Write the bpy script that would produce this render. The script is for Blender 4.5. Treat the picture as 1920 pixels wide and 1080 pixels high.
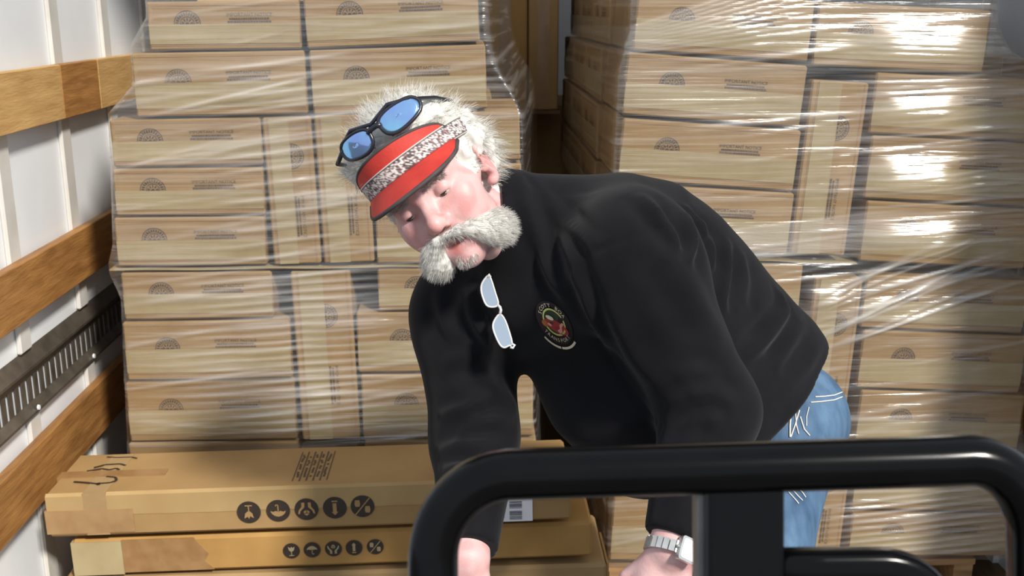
import bpy, bmesh, math, random
import numpy as np
from mathutils import Vector, Matrix, noise
from mathutils.bvhtree import BVHTree

for _o in list(bpy.data.objects):
    bpy.data.objects.remove(_o)
SC = bpy.context.scene
COL = SC.collection
random.seed(7)
RNG = np.random.default_rng(11)

# ---------------------------------------------------------------- camera
FPX = 2000.0
PITCH = math.atan(526 / FPX)
YAW = math.atan(80 * math.cos(PITCH) / FPX)
CAM = np.array([0.0, 0.0, 1.5])
FW = np.array([math.sin(YAW) * math.cos(PITCH), math.cos(YAW) * math.cos(PITCH), -math.sin(PITCH)])
RT = np.array([math.cos(YAW), -math.sin(YAW), 0.0])
UP = np.cross(RT, FW)
cam_d = bpy.data.cameras.new('camera')
cam_o = bpy.data.objects.new('camera', cam_d)
COL.objects.link(cam_o)
cam_d.sensor_width = 36.0
cam_d.lens = FPX / 1920 * 36.0
cam_d.clip_start = 0.05
cam_o.matrix_world = Matrix(((RT[0], UP[0], -FW[0], CAM[0]), (RT[1], UP[1], -FW[1], CAM[1]),
                             (RT[2], UP[2], -FW[2], CAM[2]), (0, 0, 0, 1)))
cam_d.dof.use_dof = True
cam_d.dof.focus_distance = 1.62
cam_d.dof.aperture_fstop = 9.0
SC.camera = cam_o

# ---------------------------------------------------------------- light
w = bpy.data.worlds.new('daylight')
SC.world = w
w.use_nodes = True
nt = w.node_tree
bg = nt.nodes['Background']
bg.inputs[0].default_value = (0.80, 0.89, 1.0, 1)
bg.inputs[1].default_value = 0.72
sun_d = bpy.data.lights.new('sun_offscreen', 'SUN')
sun_o = bpy.data.objects.new('sun_offscreen', sun_d)
COL.objects.link(sun_o)
sun_d.energy = 4.6
sun_d.angle = math.radians(7)
sun_d.color = (1.0, 0.95, 0.87)
_az, _el = math.radians(33), math.radians(40)
_ts = Vector((math.sin(_az) * math.cos(_el), -math.cos(_az) * math.cos(_el), math.sin(_el)))
sun_o.rotation_euler = _ts.to_track_quat('Z', 'Y').to_euler()
sun_o.location = (3, -4, 6)
vs = SC.view_settings
vs.view_transform = 'Standard'
vs.look = 'None'
vs.gamma = 1
vs.use_curve_mapping = False
vs.exposure = 0.16

# ---------------------------------------------------------------- helpers
def at(px, py, z):
    return CAM + FW * z + RT * ((px - 960) / FPX * z) + UP * ((540 - py) / FPX * z)

def onY(px, py, Y):
    d = at(px, py, 1.0) - CAM
    return CAM + d * ((Y - CAM[1]) / d[1])

def lin(r, g, b):
    f = lambda c: (c / 255 / 12.92) if c / 255 <= 0.04045 else ((c / 255 + 0.055) / 1.055) ** 2.4
    return (f(r), f(g), f(b), 1)

def mat(name, col, rough=0.6, metal=0.0, var=None, bump=None, spec=0.5, rand=0.0, stretch=(1, 1, 1), attr=None):
    """procedural material: base colour, noise-mixed second colour (col2, scale, detail), bump (scale, strength)"""
    m = bpy.data.materials.new(name)
    m.use_nodes = True
    t = m.node_tree
    b = t.nodes['Principled BSDF']
    b.inputs['Roughness'].default_value = rough
    b.inputs['Metallic'].default_value = metal
    b.inputs['Specular IOR Level'].default_value = spec
    b.inputs['Base Color'].default_value = col
    out = None
    tc = t.nodes.new('ShaderNodeTexCoord')
    mp = t.nodes.new('ShaderNodeMapping')
    mp.inputs['Scale'].default_value = stretch
    t.links.new(tc.outputs['Object'], mp.inputs[0])
    if var:
        n = t.nodes.new('ShaderNodeTexNoise')
        n.inputs['Scale'].default_value = var[1]
        n.inputs['Detail'].default_value = var[2]
        t.links.new(mp.outputs[0], n.inputs['Vector'])
        rp = t.nodes.new('ShaderNodeValToRGB')
        rp.color_ramp.elements[0].position = 0.3
        rp.color_ramp.elements[1].position = 0.7
        rp.color_ramp.elements[0].color = col
        rp.color_ramp.elements[1].color = var[0]
        t.links.new(n.outputs['Fac'], rp.inputs[0])
        out = rp.outputs[0]
    if attr:
        a = t.nodes.new('ShaderNodeAttribute')
        a.attribute_name = attr
        if out is None:
            out = a.outputs['Color']
        else:
            mx = t.nodes.new('ShaderNodeMix')
            mx.data_type = 'RGBA'
            mx.blend_type = 'MULTIPLY'
            mx.inputs[0].default_value = 1
            t.links.new(out, mx.inputs[6])
            t.links.new(a.outputs['Color'], mx.inputs[7])
            out = mx.outputs[2]
    if rand:
        oi = t.nodes.new('ShaderNodeObjectInfo')
        hs = t.nodes.new('ShaderNodeHueSaturation')
        mr = t.nodes.new('ShaderNodeMapRange')
        mr.inputs[3].default_value = 1 - rand
        mr.inputs[4].default_value = 1 + rand
        t.links.new(oi.outputs['Random'], mr.inputs[0])
        t.links.new(mr.outputs[0], hs.inputs['Value'])
        if out is None:
            hs.inputs['Color'].default_value = col
        else:
            t.links.new(out, hs.inputs['Color'])
        out = hs.outputs[0]
    if out is not None:
        t.links.new(out, b.inputs['Base Color'])
    if bump:
        n2 = t.nodes.new('ShaderNodeTexNoise')
        n2.inputs['Scale'].default_value = bump[0]
        n2.inputs['Detail'].default_value = 4
        t.links.new(mp.outputs[0], n2.inputs['Vector'])
        bp = t.nodes.new('ShaderNodeBump')
        bp.inputs['Strength'].default_value = bump[1]
        bp.inputs['Distance'].default_value = 0.004
        t.links.new(n2.outputs['Fac'], bp.inputs['Height'])
        t.links.new(bp.outputs[0], b.inputs['Normal'])
    return m

def mesh_obj(name, verts, faces, m, parent=None, smooth=False, loc=None):
    me = bpy.data.meshes.new(name)
    me.from_pydata([tuple(map(float, v)) for v in verts], [], [tuple(map(int, f)) for f in faces])
    me.update()
    if smooth:
        me.polygons.foreach_set('use_smooth', [True] * len(me.polygons))
    if m:
        me.materials.append(m)
    o = bpy.data.objects.new(name, me)
    COL.objects.link(o)
    if parent:
        o.parent = parent
    if loc is not None:
        o.location = loc
    return o

def link(name, me, parent=None, loc=None, rot=None):
    o = bpy.data.objects.new(name, me)
    COL.objects.link(o)
    if parent:
        o.parent = parent
    if loc is not None:
        o.location = loc
    if rot is not None:
        o.rotation_euler = rot
    return o

class MB:
    """collects shapes for one mesh"""
    def __init__(s):
        s.v = []
        s.f = []
    def add(s, v, f):
        n = len(s.v)
        s.v += [tuple(map(float, q)) for q in v]
        s.f += [tuple(int(i) + n for i in q) for q in f]
        return s
    def box(s, x0, x1, y0, y1, z0, z1, c=0.0):
        if c <= 0:
            v = [(x, y, z) for x in (x0, x1) for y in (y0, y1) for z in (z0, z1)]
            return s.add(v, [(0, 1, 3, 2), (4, 6, 7, 5), (0, 4, 5, 1), (2, 3, 7, 6), (0, 2, 6, 4), (1, 5, 7, 3)])
        bm = bmesh.new()
        bmesh.ops.create_cube(bm, size=1)
        for q in bm.verts:
            q.co = Vector(((x0 + x1) / 2 + q.co.x * (x1 - x0), (y0 + y1) / 2 + q.co.y * (y1 - y0), (z0 + z1) / 2 + q.co.z * (z1 - z0)))
        bmesh.ops.bevel(bm, geom=bm.edges[:], offset=c, segments=1, affect='EDGES')
        bm.verts.index_update()
        r = s.add([q.co for q in bm.verts], [[q.index for q in f.verts] for f in bm.faces])
        bm.free()
        return r
    def poly(s, pts, y0, y1):
        """extrude an x-z polygon (ccw seen from -y) between y0 and y1"""
        n = len(pts)
        v = [(p[0], y0, p[1]) for p in pts] + [(p[0], y1, p[1]) for p in pts]
        f = [tuple(range(n)), tuple(range(2 * n - 1, n - 1, -1))]
        f += [(i, i + n, (i + 1) % n + n, (i + 1) % n) for i in range(n)]
        return s.add(v, f)
    def tube(s, pts, rad, n=8, closed=False):
        pts = [np.array(p, float) for p in pts]
        m = len(pts)
        rad = [rad] * m if np.isscalar(rad) else list(rad)
        v = []
        ref = None
        for i in range(m):
            a = pts[(i - 1) % m] if (closed or i > 0) else pts[i]
            b = pts[(i + 1) % m] if (closed or i < m - 1) else pts[i]
            t = (b - a) / (np.linalg.norm(b - a) + 1e-12)
            if ref is None:
                ref = np.array([0, 0, 1.0]) if abs(t[2]) < 0.9 else np.array([1.0, 0, 0])
            x = ref - t * (ref @ t)
            x /= np.linalg.norm(x)
            ref = x
            y = np.cross(t, x)
            for k in range(n):
                an = 2 * math.pi * k / n
                v.append(pts[i] + rad[i] * (math.cos(an) * x + math.sin(an) * y))
        f = []
        for i in range(m if closed else m - 1):
            for k in range(n):
                f.append((i * n + k, i * n + (k + 1) % n, ((i + 1) % m) * n + (k + 1) % n, ((i + 1) % m) * n + k))
        if not closed:
            f.append(tuple(range(n - 1, -1, -1)))
            f.append(tuple(range((m - 1) * n, m * n)))
        return s.add(v, f)
    def mesh(s, name, m, smooth=False):
        me = bpy.data.meshes.new(name)
        me.from_pydata(s.v, [], s.f)
        me.update()
        if smooth:
            me.polygons.foreach_set('use_smooth', [True] * len(me.polygons))
        me.materials.append(m)
        return me
    def build(s, name, m, parent=None, smooth=False, loc=None, rot=None):
        return link(name, s.mesh(name, m, smooth), parent, loc, rot)

def tag(o, label=None, cat=None, group=None, kind=None):
    if label: o['label'] = label
    if cat: o['category'] = cat
    if group: o['group'] = group
    if kind: o['kind'] = kind
    return o

def empty(name, loc, rot=(0, 0, 0)):
    o = bpy.data.objects.new(name, None)
    COL.objects.link(o)
    o.location = loc
    o.rotation_euler = rot
    o.empty_display_size = 0.05
    return o

_txt = {}
def text_mesh(s, size, m, key=None):
    """flat lettering in the x-z plane (facing -y), centred"""
    k = (s, size, m.name)
    if k not in _txt:
        c = bpy.data.curves.new('lettering', 'FONT')
        c.body = s
        c.size = size
        c.align_x = 'CENTER'
        c.resolution_u = 2
        o = bpy.data.objects.new('lettering', c)
        COL.objects.link(o)
        dg = bpy.context.evaluated_depsgraph_get()
        me = bpy.data.meshes.new_from_object(o.evaluated_get(dg))
        bpy.data.objects.remove(o)
        me.transform(Matrix.Rotation(math.pi / 2, 4, 'X'))
        me.materials.clear()
        me.materials.append(m)
        _txt[k] = me
    return _txt[k]

# ---------------------------------------------------------------- materials
M = {}
M['card'] = mat('kraft_cardboard', lin(160, 133, 94), 0.75, var=(lin(145, 117, 79), 9, 6), bump=(60, 0.12), rand=0.05, spec=0.25, stretch=(1, 1, 1.6))
M['tape'] = mat('pale_box_tape', lin(170, 154, 118), 0.5, var=(lin(158, 140, 104), 14, 5), rand=0.04, spec=0.3)
M['card2'] = mat('golden_cardboard', lin(174, 135, 80), 0.7, var=(lin(156, 118, 65), 7, 6), bump=(40, 0.15), spec=0.25)
M['card3'] = mat('tan_cardboard', lin(163, 132, 89), 0.7, var=(lin(150, 119, 77), 6, 6), bump=(40, 0.12), spec=0.25)
M['brown_tape'] = mat('brown_tape', lin(138, 102, 64), 0.3, var=(lin(154, 120, 80), 30, 4))
M['ink'] = mat('brown_ink', lin(70, 54, 42), 0.7, var=(lin(86, 68, 52), 200, 3))
M['ink_dark'] = mat('dark_ink', lin(42, 32, 26), 0.6, var=(lin(54, 42, 34), 60, 3))
M['white'] = mat('white_painted_sheet', lin(236, 239, 242), 0.35, var=(lin(227, 230, 234), 5, 4))
M['rib'] = mat('grey_white_post', lin(214, 212, 206), 0.35, var=(lin(196, 192, 186), 8, 4))
M['wood'] = mat('worn_wood', lin(172, 124, 68), 0.5, var=(lin(132, 88, 44), 9, 9), bump=(30, 0.3), rand=0.10, stretch=(8, 1, 8))
M['wood_pale'] = mat('pale_wood', lin(202, 165, 108), 0.5, var=(lin(178, 138, 86), 7, 8), bump=(30, 0.3), rand=0.05, stretch=(8, 1, 8))
M['rail'] = mat('dull_steel', lin(120, 112, 100), 0.45, 0.6, var=(lin(92, 84, 74), 25, 5))
M['plywood'] = mat('worn_plywood', lin(120, 92, 62), 0.7, var=(lin(88, 64, 42), 6, 7), stretch=(6, 1, 1))
M['concrete'] = mat('asphalt', lin(104, 102, 99), 0.9, var=(lin(86, 84, 82), 4, 8))
M['roofm'] = mat('pale_roof', lin(205, 206, 208), 0.6, var=(lin(190, 191, 194), 3, 3))
M['pallet'] = mat('pallet_wood', lin(170, 135, 92), 0.8, var=(lin(128, 98, 64), 9, 7), stretch=(1, 6, 6))

# ---------------------------------------------------------------- trailer
XL, XR, YF, YB, ZT = -1.0, 1.46, 1.98, 5.2, 2.7
def struct(o):
    o['kind'] = 'structure'
    return o

struct(MB().box(XL - 0.1, XR + 0.1, YF, YB, -0.08, 0.0).build('floor', M['plywood']))
struct(MB().box(-9, 9, -12, YF - 0.01, -0.12, 0.0).build('floor_dock', M['concrete']))
struct(MB().box(XL - 0.1, XR + 0.1, YF, YB, ZT, ZT + 0.06).build('ceiling', M['roofm']))
struct(MB().box(XL, XR, YB, YB + 0.06, 0, ZT).build('wall_back', M['white']))

def make_wall(name, X, side):
    """side: +1 when the room lies towards +x"""
    wl = struct(MB().box(min(X, X - side * 0.04), max(X, X - side * 0.04), YF, YB, 0, ZT).build(name, M['white']))
    post = MB().box(0, side * 0.012, -0.03, 0.03, 0, 0.609, 0.004).mesh('post', M['rib'])
    post2 = MB().box(0, side * 0.012, -0.03, 0.03, 0.761, ZT, 0.004).mesh('post', M['rib'])
    y = 2.295 - 2 * 0.366
    while y < YB - 0.1:
        if y > YF + 0.05:
            link('post', post, wl, (X, y, 0))
            link('post', post2, wl, (X, y, 0))
        y += 0.366
    for i, (z0, z1) in enumerate(((0.428, 0.562), (0.843, 0.969), (1.243, 1.37))):
        cuts = (YF, 2.60, 2.86, YB) if i == 2 else ((YF, 3.7, YB))
        for k in range(len(cuts) - 1):
            xx = sorted((X + side * 0.012, X + side * 0.036))
            mm = M['wood_pale'] if (i == 2 and k != 1) else M['wood']
            MB().box(xx[0], xx[1], cuts[k] + 0.0007, cuts[k + 1] - 0.0007, z0, z1, 0.002).build('wood_slat', mm, wl)
    # slotted cargo rail
    r = MB()
    xw, xa, xb = X + side * 0.001, X + side * 0.006, X + side * 0.020
    bx = lambda x0, x1, y0, y1, z0, z1: r.box(min(x0, x1), max(x0, x1), y0, y1, z0, z1)
    def strip(p):
        vv = [(xx, yy, zz) for yy in (YF, YB) for xx, zz in p]
        n = len(p)
        q = [(k, k + n, (k + 1) % n + n, (k + 1) % n) for k in range(n)] + [tuple(range(n)), tuple(range(2 * n - 1, n - 1, -1))]
        r.add(vv, q if side > 0 else [f[::-1] for f in q])
    strip([(xb, 0.728), (xw, 0.760), (xw, 0.755), (xb - side * 0.004, 0.724), (xa - side * 0.0015, 0.706), (xa - side * 0.0015, 0.700), (xa, 0.700), (xb, 0.722)])
    strip([(xa, 0.642), (xa - side * 0.0015, 0.642), (xa - side * 0.0015, 0.636), (xb - side * 0.004, 0.622), (xw, 0.614), (xw, 0.610), (xb, 0.618), (xb, 0.624)])
    y = YF
    while y < YB:
        bx(xa - side * 0.0015, xa, y, min(y + 0.0205, YB), 0.641, 0.701)
        y += 0.0345
    rl = r.build('cargo_rail', M['rail'], wl)
    rl['label'] = 'slotted dull steel cargo rail'
    bolt = MB().tube([(0, 0, 0), (side * 0.004, 0, 0)], 0.006, 8).mesh('bolt', M['white'])
    y = 2.295 - 0.366
    while y < 3.3:
        link('bolt', bolt, wl, (xb, y, 0.629))
        y += 0.366
    return wl
make_wall('wall_left', XL, 1)
make_wall('wall_right', XR, -1)
# ---------------------------------------------------------------- cartons on the pallets
def emblem_mesh(r):
    b = MB()
    def arc(r0, r1, a0, a1, n):
        pts = [(r1 * math.cos(a0 + (a1 - a0) * i / n), r1 * math.sin(a0 + (a1 - a0) * i / n)) for i in range(n + 1)]
        pts += [(r0 * math.cos(a1 + (a0 - a1) * i / n), r0 * math.sin(a1 + (a0 - a1) * i / n)) for i in range(n + 1)]
        n0 = len(b.v)
        m = n + 1
        b.v += [(p[0], 0.0, p[1]) for p in pts]
        for i in range(n):
            b.f.append((n0 + i, n0 + i + 1, n0 + 2 * m - 2 - i, n0 + 2 * m - 1 - i))
    arc(0.93 * r, r, 0, math.pi, 18)
    arc(0.50 * r, 0.56 * r, 0, math.pi, 14)
    k = 13
    for i in range(k):
        a = math.pi * (i + 0.5) / k
        arc(0.63 * r, 0.87 * r, a - 0.075, a + 0.075, 1)
        if i % 2:
            arc(0.70 * r, 0.75 * r, a - 0.11, a + 0.11, 1)
    for i in range(5):
        a = math.pi * (i + 0.5) / 5
        arc(0.22 * r, 0.44 * r, a - 0.20, a + 0.13, 2)
    arc(0.0, 0.15 * r, 0, math.pi, 6)
    for x0 in (-0.5, -0.15, 0.2):
        b.add([(x0 * r, 0, 0.0), ((x0 + .28) * r, 0, 0.0), ((x0 + .28) * r, 0, 0.07 * r), (x0 * r, 0, 0.07 * r)], [(0, 1, 2, 3)])
    return b.mesh('emblem', M['ink'])

def small_print_mesh(wd, seed, rows=2, lh=0.0052):
    rr = random.Random(seed)
    b = MB()
    for k in range(rows):
        x = -wd / 2 - k * wd * 0.05
        e = wd / 2 + k * wd * 0.05
        z = -lh * (k + 1) * 1.25
        while x < e:
            l = rr.uniform(0.002, 0.006)
            x1 = min(x + l, e)
            b.add([(x, 0, z), (x1, 0, z), (x1, 0, z + lh * 0.8), (x, 0, z + lh * 0.8)], [(0, 1, 2, 3)])
            x = x1 + 0.0009
    return b.mesh('small_print', M['ink'])

EMB = emblem_mesh(0.0295)
SMALL = small_print_mesh(0.088, 3)
NOTICE = text_mesh('IMPORTANT NOTICE', 0.0105, M['ink'])
CARTONS = 'brown cartons wrapped on the pallets'

def carton(W, H, D, loc, rot, label, prints=True, tape=True, seam=0.47):
    """root at the centre of the front bottom edge, front face towards -y"""
    r = empty('carton', loc, rot)
    tag(r, label, 'carton', CARTONS)
    MB().box(-W / 2, W / 2, 0, D, 0, H, 0.004).build('body', M['card'], r)
    if tape:
        z0, z1 = H * 0.13, H * (1 - seam)
        t = MB()
        t.box(-W / 2 + 0.002, W / 2 - 0.002, -0.0012, 0.002, z0, z1)
        t.build('tape', M['tape'], r)
        s = MB()
        s.box(-W / 2 + 0.003, W / 2 - 0.003, -0.0006, 0.001, H - 0.010, H - 0.0085)
        s.box(-W / 2 + 0.003, W / 2 - 0.003, -0.0006, 0.001, z0 - 0.004, z0 - 0.003)
        s.build('crease', M['brown_tape'], r)
    if prints:
        zs = H * (1 - seam) + 0.001
        link('emblem', EMB, r, (-W * 0.24, -0.0007, zs))
        nt_ = link('lettering', NOTICE, r, (W * 0.17, -0.0007, zs + 0.0155))
        link('small_print', SMALL, r, (W * 0.17, -0.0007, zs + 0.0145))
    return r

def carton_px(q, Y, D, label, vert=False, **kw):
    """q = left-top, right-top, right-bottom, left-bottom corners seen in the photo, front plane at Y"""
    TL, TR, BR, BL = [onY(x, y, Y) for x, y in q]
    if not vert:
        wv = (TR - TL + BR - BL) / 2
        hv = (TL - BL + TR - BR) / 2
        W, H = np.linalg.norm(wv), np.linalg.norm(hv)
        al = math.atan2(wv[2], wv[0])
        base = (BL + BR) / 2
        return carton(W, H, D, base, (0, -al, 0), label, **kw)
    wv = (BL - TL + BR - TR) / 2
    hv = (TR - TL + BR - BL) / 2
    W, H = np.linalg.norm(wv), np.linalg.norm(hv)
    al = math.atan2(hv[2], hv[0])
    base = (TL + BL) / 2
    return carton(W, H, D, base, (0, math.pi / 2 - al, 0), label, **kw)

def Q(xl0, xr0, xl1, xr1, tl, tr, bl, br):
    return [(xl0, tl), (xr0, tr), (xr1, br), (xl1, bl)]

YP = 2.45
jit = lambda: random.uniform(-0.003, 0.003)
ORD = ['topmost', 'second from top', 'third from top', 'fourth from top', 'fifth from top', 'sixth from top', 'seventh from top', 'eighth from top', 'ninth from top', 'tenth from top']
# pallet next to the slatted wall -------------------------------------------
PW = 'on slatted-wall pallet'
wall_col = [Q(278, 563, 281, 566, 4, 0, 95, 92), Q(252, 575, 256, 578, 100, 95, 220, 213),
            Q(209, 491, 213, 494, 226, 220, 313, 309), Q(214, 495, 218, 498, 318, 314, 405, 402), Q(218, 499, 221, 501, 409, 406, 500, 497),
            Q(230, 512, 234, 514, 512, 508, 600, 596), Q(234, 546, 239, 549, 605, 600, 714, 708), Q(239, 554, 244, 558, 719, 713, 828, 824),
            Q(243, 560, 248, 563, 832, 828, 925, 921), Q(248, 563, 252, 566, 929, 925, 1022, 1018)]
for i, q in enumerate(wall_col):
    carton_px(q, YP + jit(), 0.34, 'brown carton lying flat %s, column nearest wall, %s' % (PW, ORD[i]))
gap_col = [Q(571, 897, 575, 901, -21, -36, 91, 78), Q(582, 911, 587, 915, 96, 82, 214, 205),
           Q(700, 974, 703, 977, 217, 205, 308, 302), Q(702, 976, 704, 979, 312, 306, 400, 396), Q(704, 978, 706, 981, 404, 400, 494, 491),
           Q(707, 988, 709, 991, 505, 501, 583, 580), Q(667, 992, 671, 995, 587, 583, 699, 695), Q(674, 996, 680, 1000, 704, 700, 822, 818),
           Q(682, 1002, 686, 1005, 827, 823, 920, 916), Q(686, 1005, 690, 1008, 924, 920, 1016, 1012)]
for i, q in enumerate(gap_col):
    carton_px(q, YP + jit(), 0.34, 'brown carton lying flat %s, column along gap, %s' % (PW, ORD[i]))
carton_px(Q(497, 586, 508, 598, 221, 218, 497, 494), YP, 0.34, 'upright brown carton %s, above the cardboard slip sheet, nearer the wall' % PW, vert=True)
carton_px(Q(592, 690, 604, 698, 217, 214, 494, 491), YP, 0.34, 'upright brown carton %s, above the cardboard slip sheet, behind the man' % PW, vert=True)
carton_px(Q(550, 659, 562, 672, 509, 506, 826, 822), YP, 0.34, 'upright brown carton %s, below the cardboard slip sheet' % PW, vert=True)
carton_px(Q(566, 672, 570, 676, 842, 840, 1011, 1009), YP + 0.02, 0.34, 'upright brown carton %s, lowest, behind the long flat boxes' % PW, vert=True, prints=False)
# second depth row on the top layers so that the load is solid
for i, (x0, x1, z0, z1) in enumerate(((-0.69, 0.0, 1.30, 1.52), (-0.78, 0.06, 0.95, 1.26), (-0.78, 0.06, 0.56, 0.90), (-0.78, 0.06, 0.1955, 0.52))):
    carton(x1 - x0, z1 - z0, 0.5, ((x0 + x1) / 2, YP + 0.37, z0), (0, 0, 0), 'wide brown carton deep inside the pallet beside the slatted wall, %s' % ORD[i], prints=False)

# pallet on the other side ---------------------------------------------------
PR = 'on shiny-wrapped pallet across gap'
gcol = [Q(1191, 1518, 1184, 1516, -20, 0, 92, 118), Q(1171, 1505, 1164, 1500, 97, 124, 215, 239),
        Q(1163, 1494, 1156, 1488, 221, 245, 337, 359), Q(1155, 1483, 1149, 1476, 343, 364, 460, 476),
        Q(1150, 1498, 1149, 1496, 490, 496, 598, 606), Q(1149, 1482, 1147, 1480, 603, 611, 709, 717), Q(1147, 1476, 1145, 1474, 714, 722, 818, 826),
        Q(1145, 1470, 1143, 1468, 823, 831, 925, 932), Q(1143, 1466, 1141, 1464, 930, 937, 1051, 1056)]
for i, q in enumerate(gcol):
    rt_ = carton_px(q, YP + jit(), 0.36, 'brown carton lying flat %s, gap-side column, %s' % (PR, ORD[i]))
    TL, TR, BR, BL = [onY(x, y, YP) for x, y in q]
    H = TL[2] - BL[2]
    for k in range(3):
        carton(0.355, H, 0.34, (BL[0] - 0.004, YP + 0.55 + 0.36 * k, BL[2] - 0.003), (0, 0, -math.pi / 2),
               'brown carton facing the gap %s, %s row back, %s' % (PR, ('second', 'third', 'fourth')[k], ORD[i]))
ocol = [Q(1525, 1848, 1522, 1842, 3, 20, 123, 137), Q(1632, 1937, 1627, 1934, 137, 152, 249, 266), Q(1624, 1932, 1617, 1928, 255, 270, 371, 388),
        Q(1615, 1926, 1608, 1922, 377, 393, 489, 505), Q(1616, 1922, 1611, 1917, 516, 527, 614, 626), Q(1609, 1917, 1604, 1911, 620, 631, 727, 738),
        Q(1603, 1911, 1599, 1905, 732, 743, 843, 852), Q(1599, 1905, 1595, 1898, 848, 857, 954, 961), Q(1594, 1898, 1589, 1891, 961, 966, 1044, 1041)]
for i, q in enumerate(ocol):
    carton_px(q, YP + jit(), 0.36, 'brown carton lying flat %s, outer column, %s' % (PR, ORD[i]))
carton_px(Q(1514, 1619, 1490, 1594, 150, 155, 474, 481), YP, 0.36, 'upright brown carton %s, above the slip sheet' % PR, vert=True)
carton_px(Q(1516, 1605, 1502, 1590, 521, 523, 842, 845), YP - 0.002, 0.36, 'upright brown carton %s, just below the slip sheet' % PR, vert=True)
carton_px(Q(1498, 1590, 1487, 1580, 850, 852, 1050, 1052), YP, 0.36, 'upright brown carton %s, lowest of the middle column' % PR, vert=True)
for i, (x0, x1, z0, z1) in enumerate(((0.80, 1.17, 1.30, 1.50), (0.80, 1.33, 0.95, 1.26), (0.80, 1.33, 0.50, 0.85), (0.80, 1.30, 0.1155, 0.46))):
    carton(x1 - x0, z1 - z0, 0.6, ((x0 + x1) / 2, YP + 0.40, z0), (0, 0, 0), 'wide brown carton deep inside the pallet across the gap, %s' % ORD[i], prints=False)

# slip sheets between the tiers
def sheet(name, pa, pb, label):
    A, B = onY(pa[0], pa[1], YP), onY(pb[0], pb[1], YP)
    L = np.linalg.norm(B - A)
    al = math.atan2(B[2] - A[2], B[0] - A[0])
    o = MB()
    n = 24
    v, f = [], []
    for i in range(n + 1):
        x = L * i / n
        dz = 0.0012 * math.sin(i * 0.9)
        for yy, zz in ((-0.004, -0.0015), (-0.004, 0.0015), (0.85, 0.0015), (0.85, -0.0015)):
            v.append((x, yy, zz + dz))
    for i in range(n):
        for k in range(4):
            f.append((4 * i + k, 4 * i + (k + 1) % 4, 4 * i + 4 + (k + 1) % 4, 4 * i + 4 + k))
    f += [(0, 3, 2, 1), (4 * n, 4 * n + 1, 4 * n + 2, 4 * n + 3)]
    o.add(v, [q[::-1] for q in f])
    return tag(o.build(name, M['tape'], None, loc=A, rot=(0, -al, 0)), label, 'sheet', 'slip sheets')
sheet('slip_sheet', (206, 506), (1000, 496), 'thin cardboard slip sheet between tiers of pallet beside slatted wall')
sheet('slip_sheet', (1146, 478), (1606, 494), 'thin cardboard slip sheet between tiers of pallet across the gap')

# wooden pallets
def pallet(x0, x1, y0, y1, h, label):
    r = tag(empty('wooden_pallet', ((x0 + x1) / 2, (y0 + y1) / 2, 0)), label, 'pallet', 'wooden pallets')
    W, L = x1 - x0, y1 - y0
    for s in (-1, 0, 1):
        MB().box(s * (W / 2 - 0.03) - 0.025, s * (W / 2 - 0.03) + 0.025, -L / 2, L / 2, 0.016, h - 0.016).build('stringer', M['pallet'], r)
    for z in (0, h - 0.016):
        n = 7 if z else 3
        for k in range(n):
            yc = -L / 2 + 0.045 + (L - 0.09) * k / (n - 1)
            MB().box(-W / 2, W / 2, yc - 0.045, yc + 0.045, z, z + 0.016).build('deck_board', M['pallet'], r)
pallet(-0.80, 0.10, 2.452, 3.4, 0.1945, 'wooden pallet under the wrapped cartons beside the slatted wall')
pallet(0.34, 1.30, 2.452, 3.4, 0.115, 'wooden pallet under the wrapped cartons across the gap')

# tall cartons standing back in the gap
def tall(px0, px1, pyb, Y, D, label, m):
    A = onY(px0, pyb, Y)
    B = onY(px1, pyb, Y)
    r = tag(empty('tall_carton', ((A[0] + B[0]) / 2, Y, A[2])), label, 'carton', 'plain cartons behind the pallet gap')
    W = B[0] - A[0]
    MB().box(-W / 2, W / 2, 0, D, 0, 0.75, 0.004).build('body', m, r)
    MB().box(-0.02, 0.02, -0.001, 0.001, 0.002, 0.748).build('tape', M['brown_tape'], r)
    return r, A, B
_, A1, _ = tall(905, 989, 206, 3.62, 0.4, 'tall plain orange-brown carton standing back in gap beside wrapped stack', M['card2'])
tall(991, 1046, 206, 3.60, 0.4, 'tall narrow plain tan carton standing back in pallet gap', M['card3'])
zt = A1[2] - 0.012
for k in range(3):
    z1 = zt - k * (zt / 3)
    rr_ = tag(empty('storage_carton', (0.15, 3.90, z1 - zt / 3)), 'plain carton in the dark under the tall cartons, %s' % ('topmost', 'middle', 'lowest')[k], 'carton', 'plain cartons behind the pallet gap')
    MB().box(-0.17, 0.27, 0.004, 0.5, 0.0, zt / 3 - 0.0003, 0.004).build('body', M['card3'], rr_)
    MB().box(-0.168, 0.268, 0.003, 0.005, zt / 6 - 0.02, zt / 6 + 0.02).build('tape', M['brown_tape'], rr_)
tag(MB().box(-0.135, 0.150, -0.30, 0.34, 0.0, 0.012).build('support_board', M['plywood'], None, loc=(0.15, 3.90, zt)), 'dark plywood board carrying the tall cartons in the gap', 'board')

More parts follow.
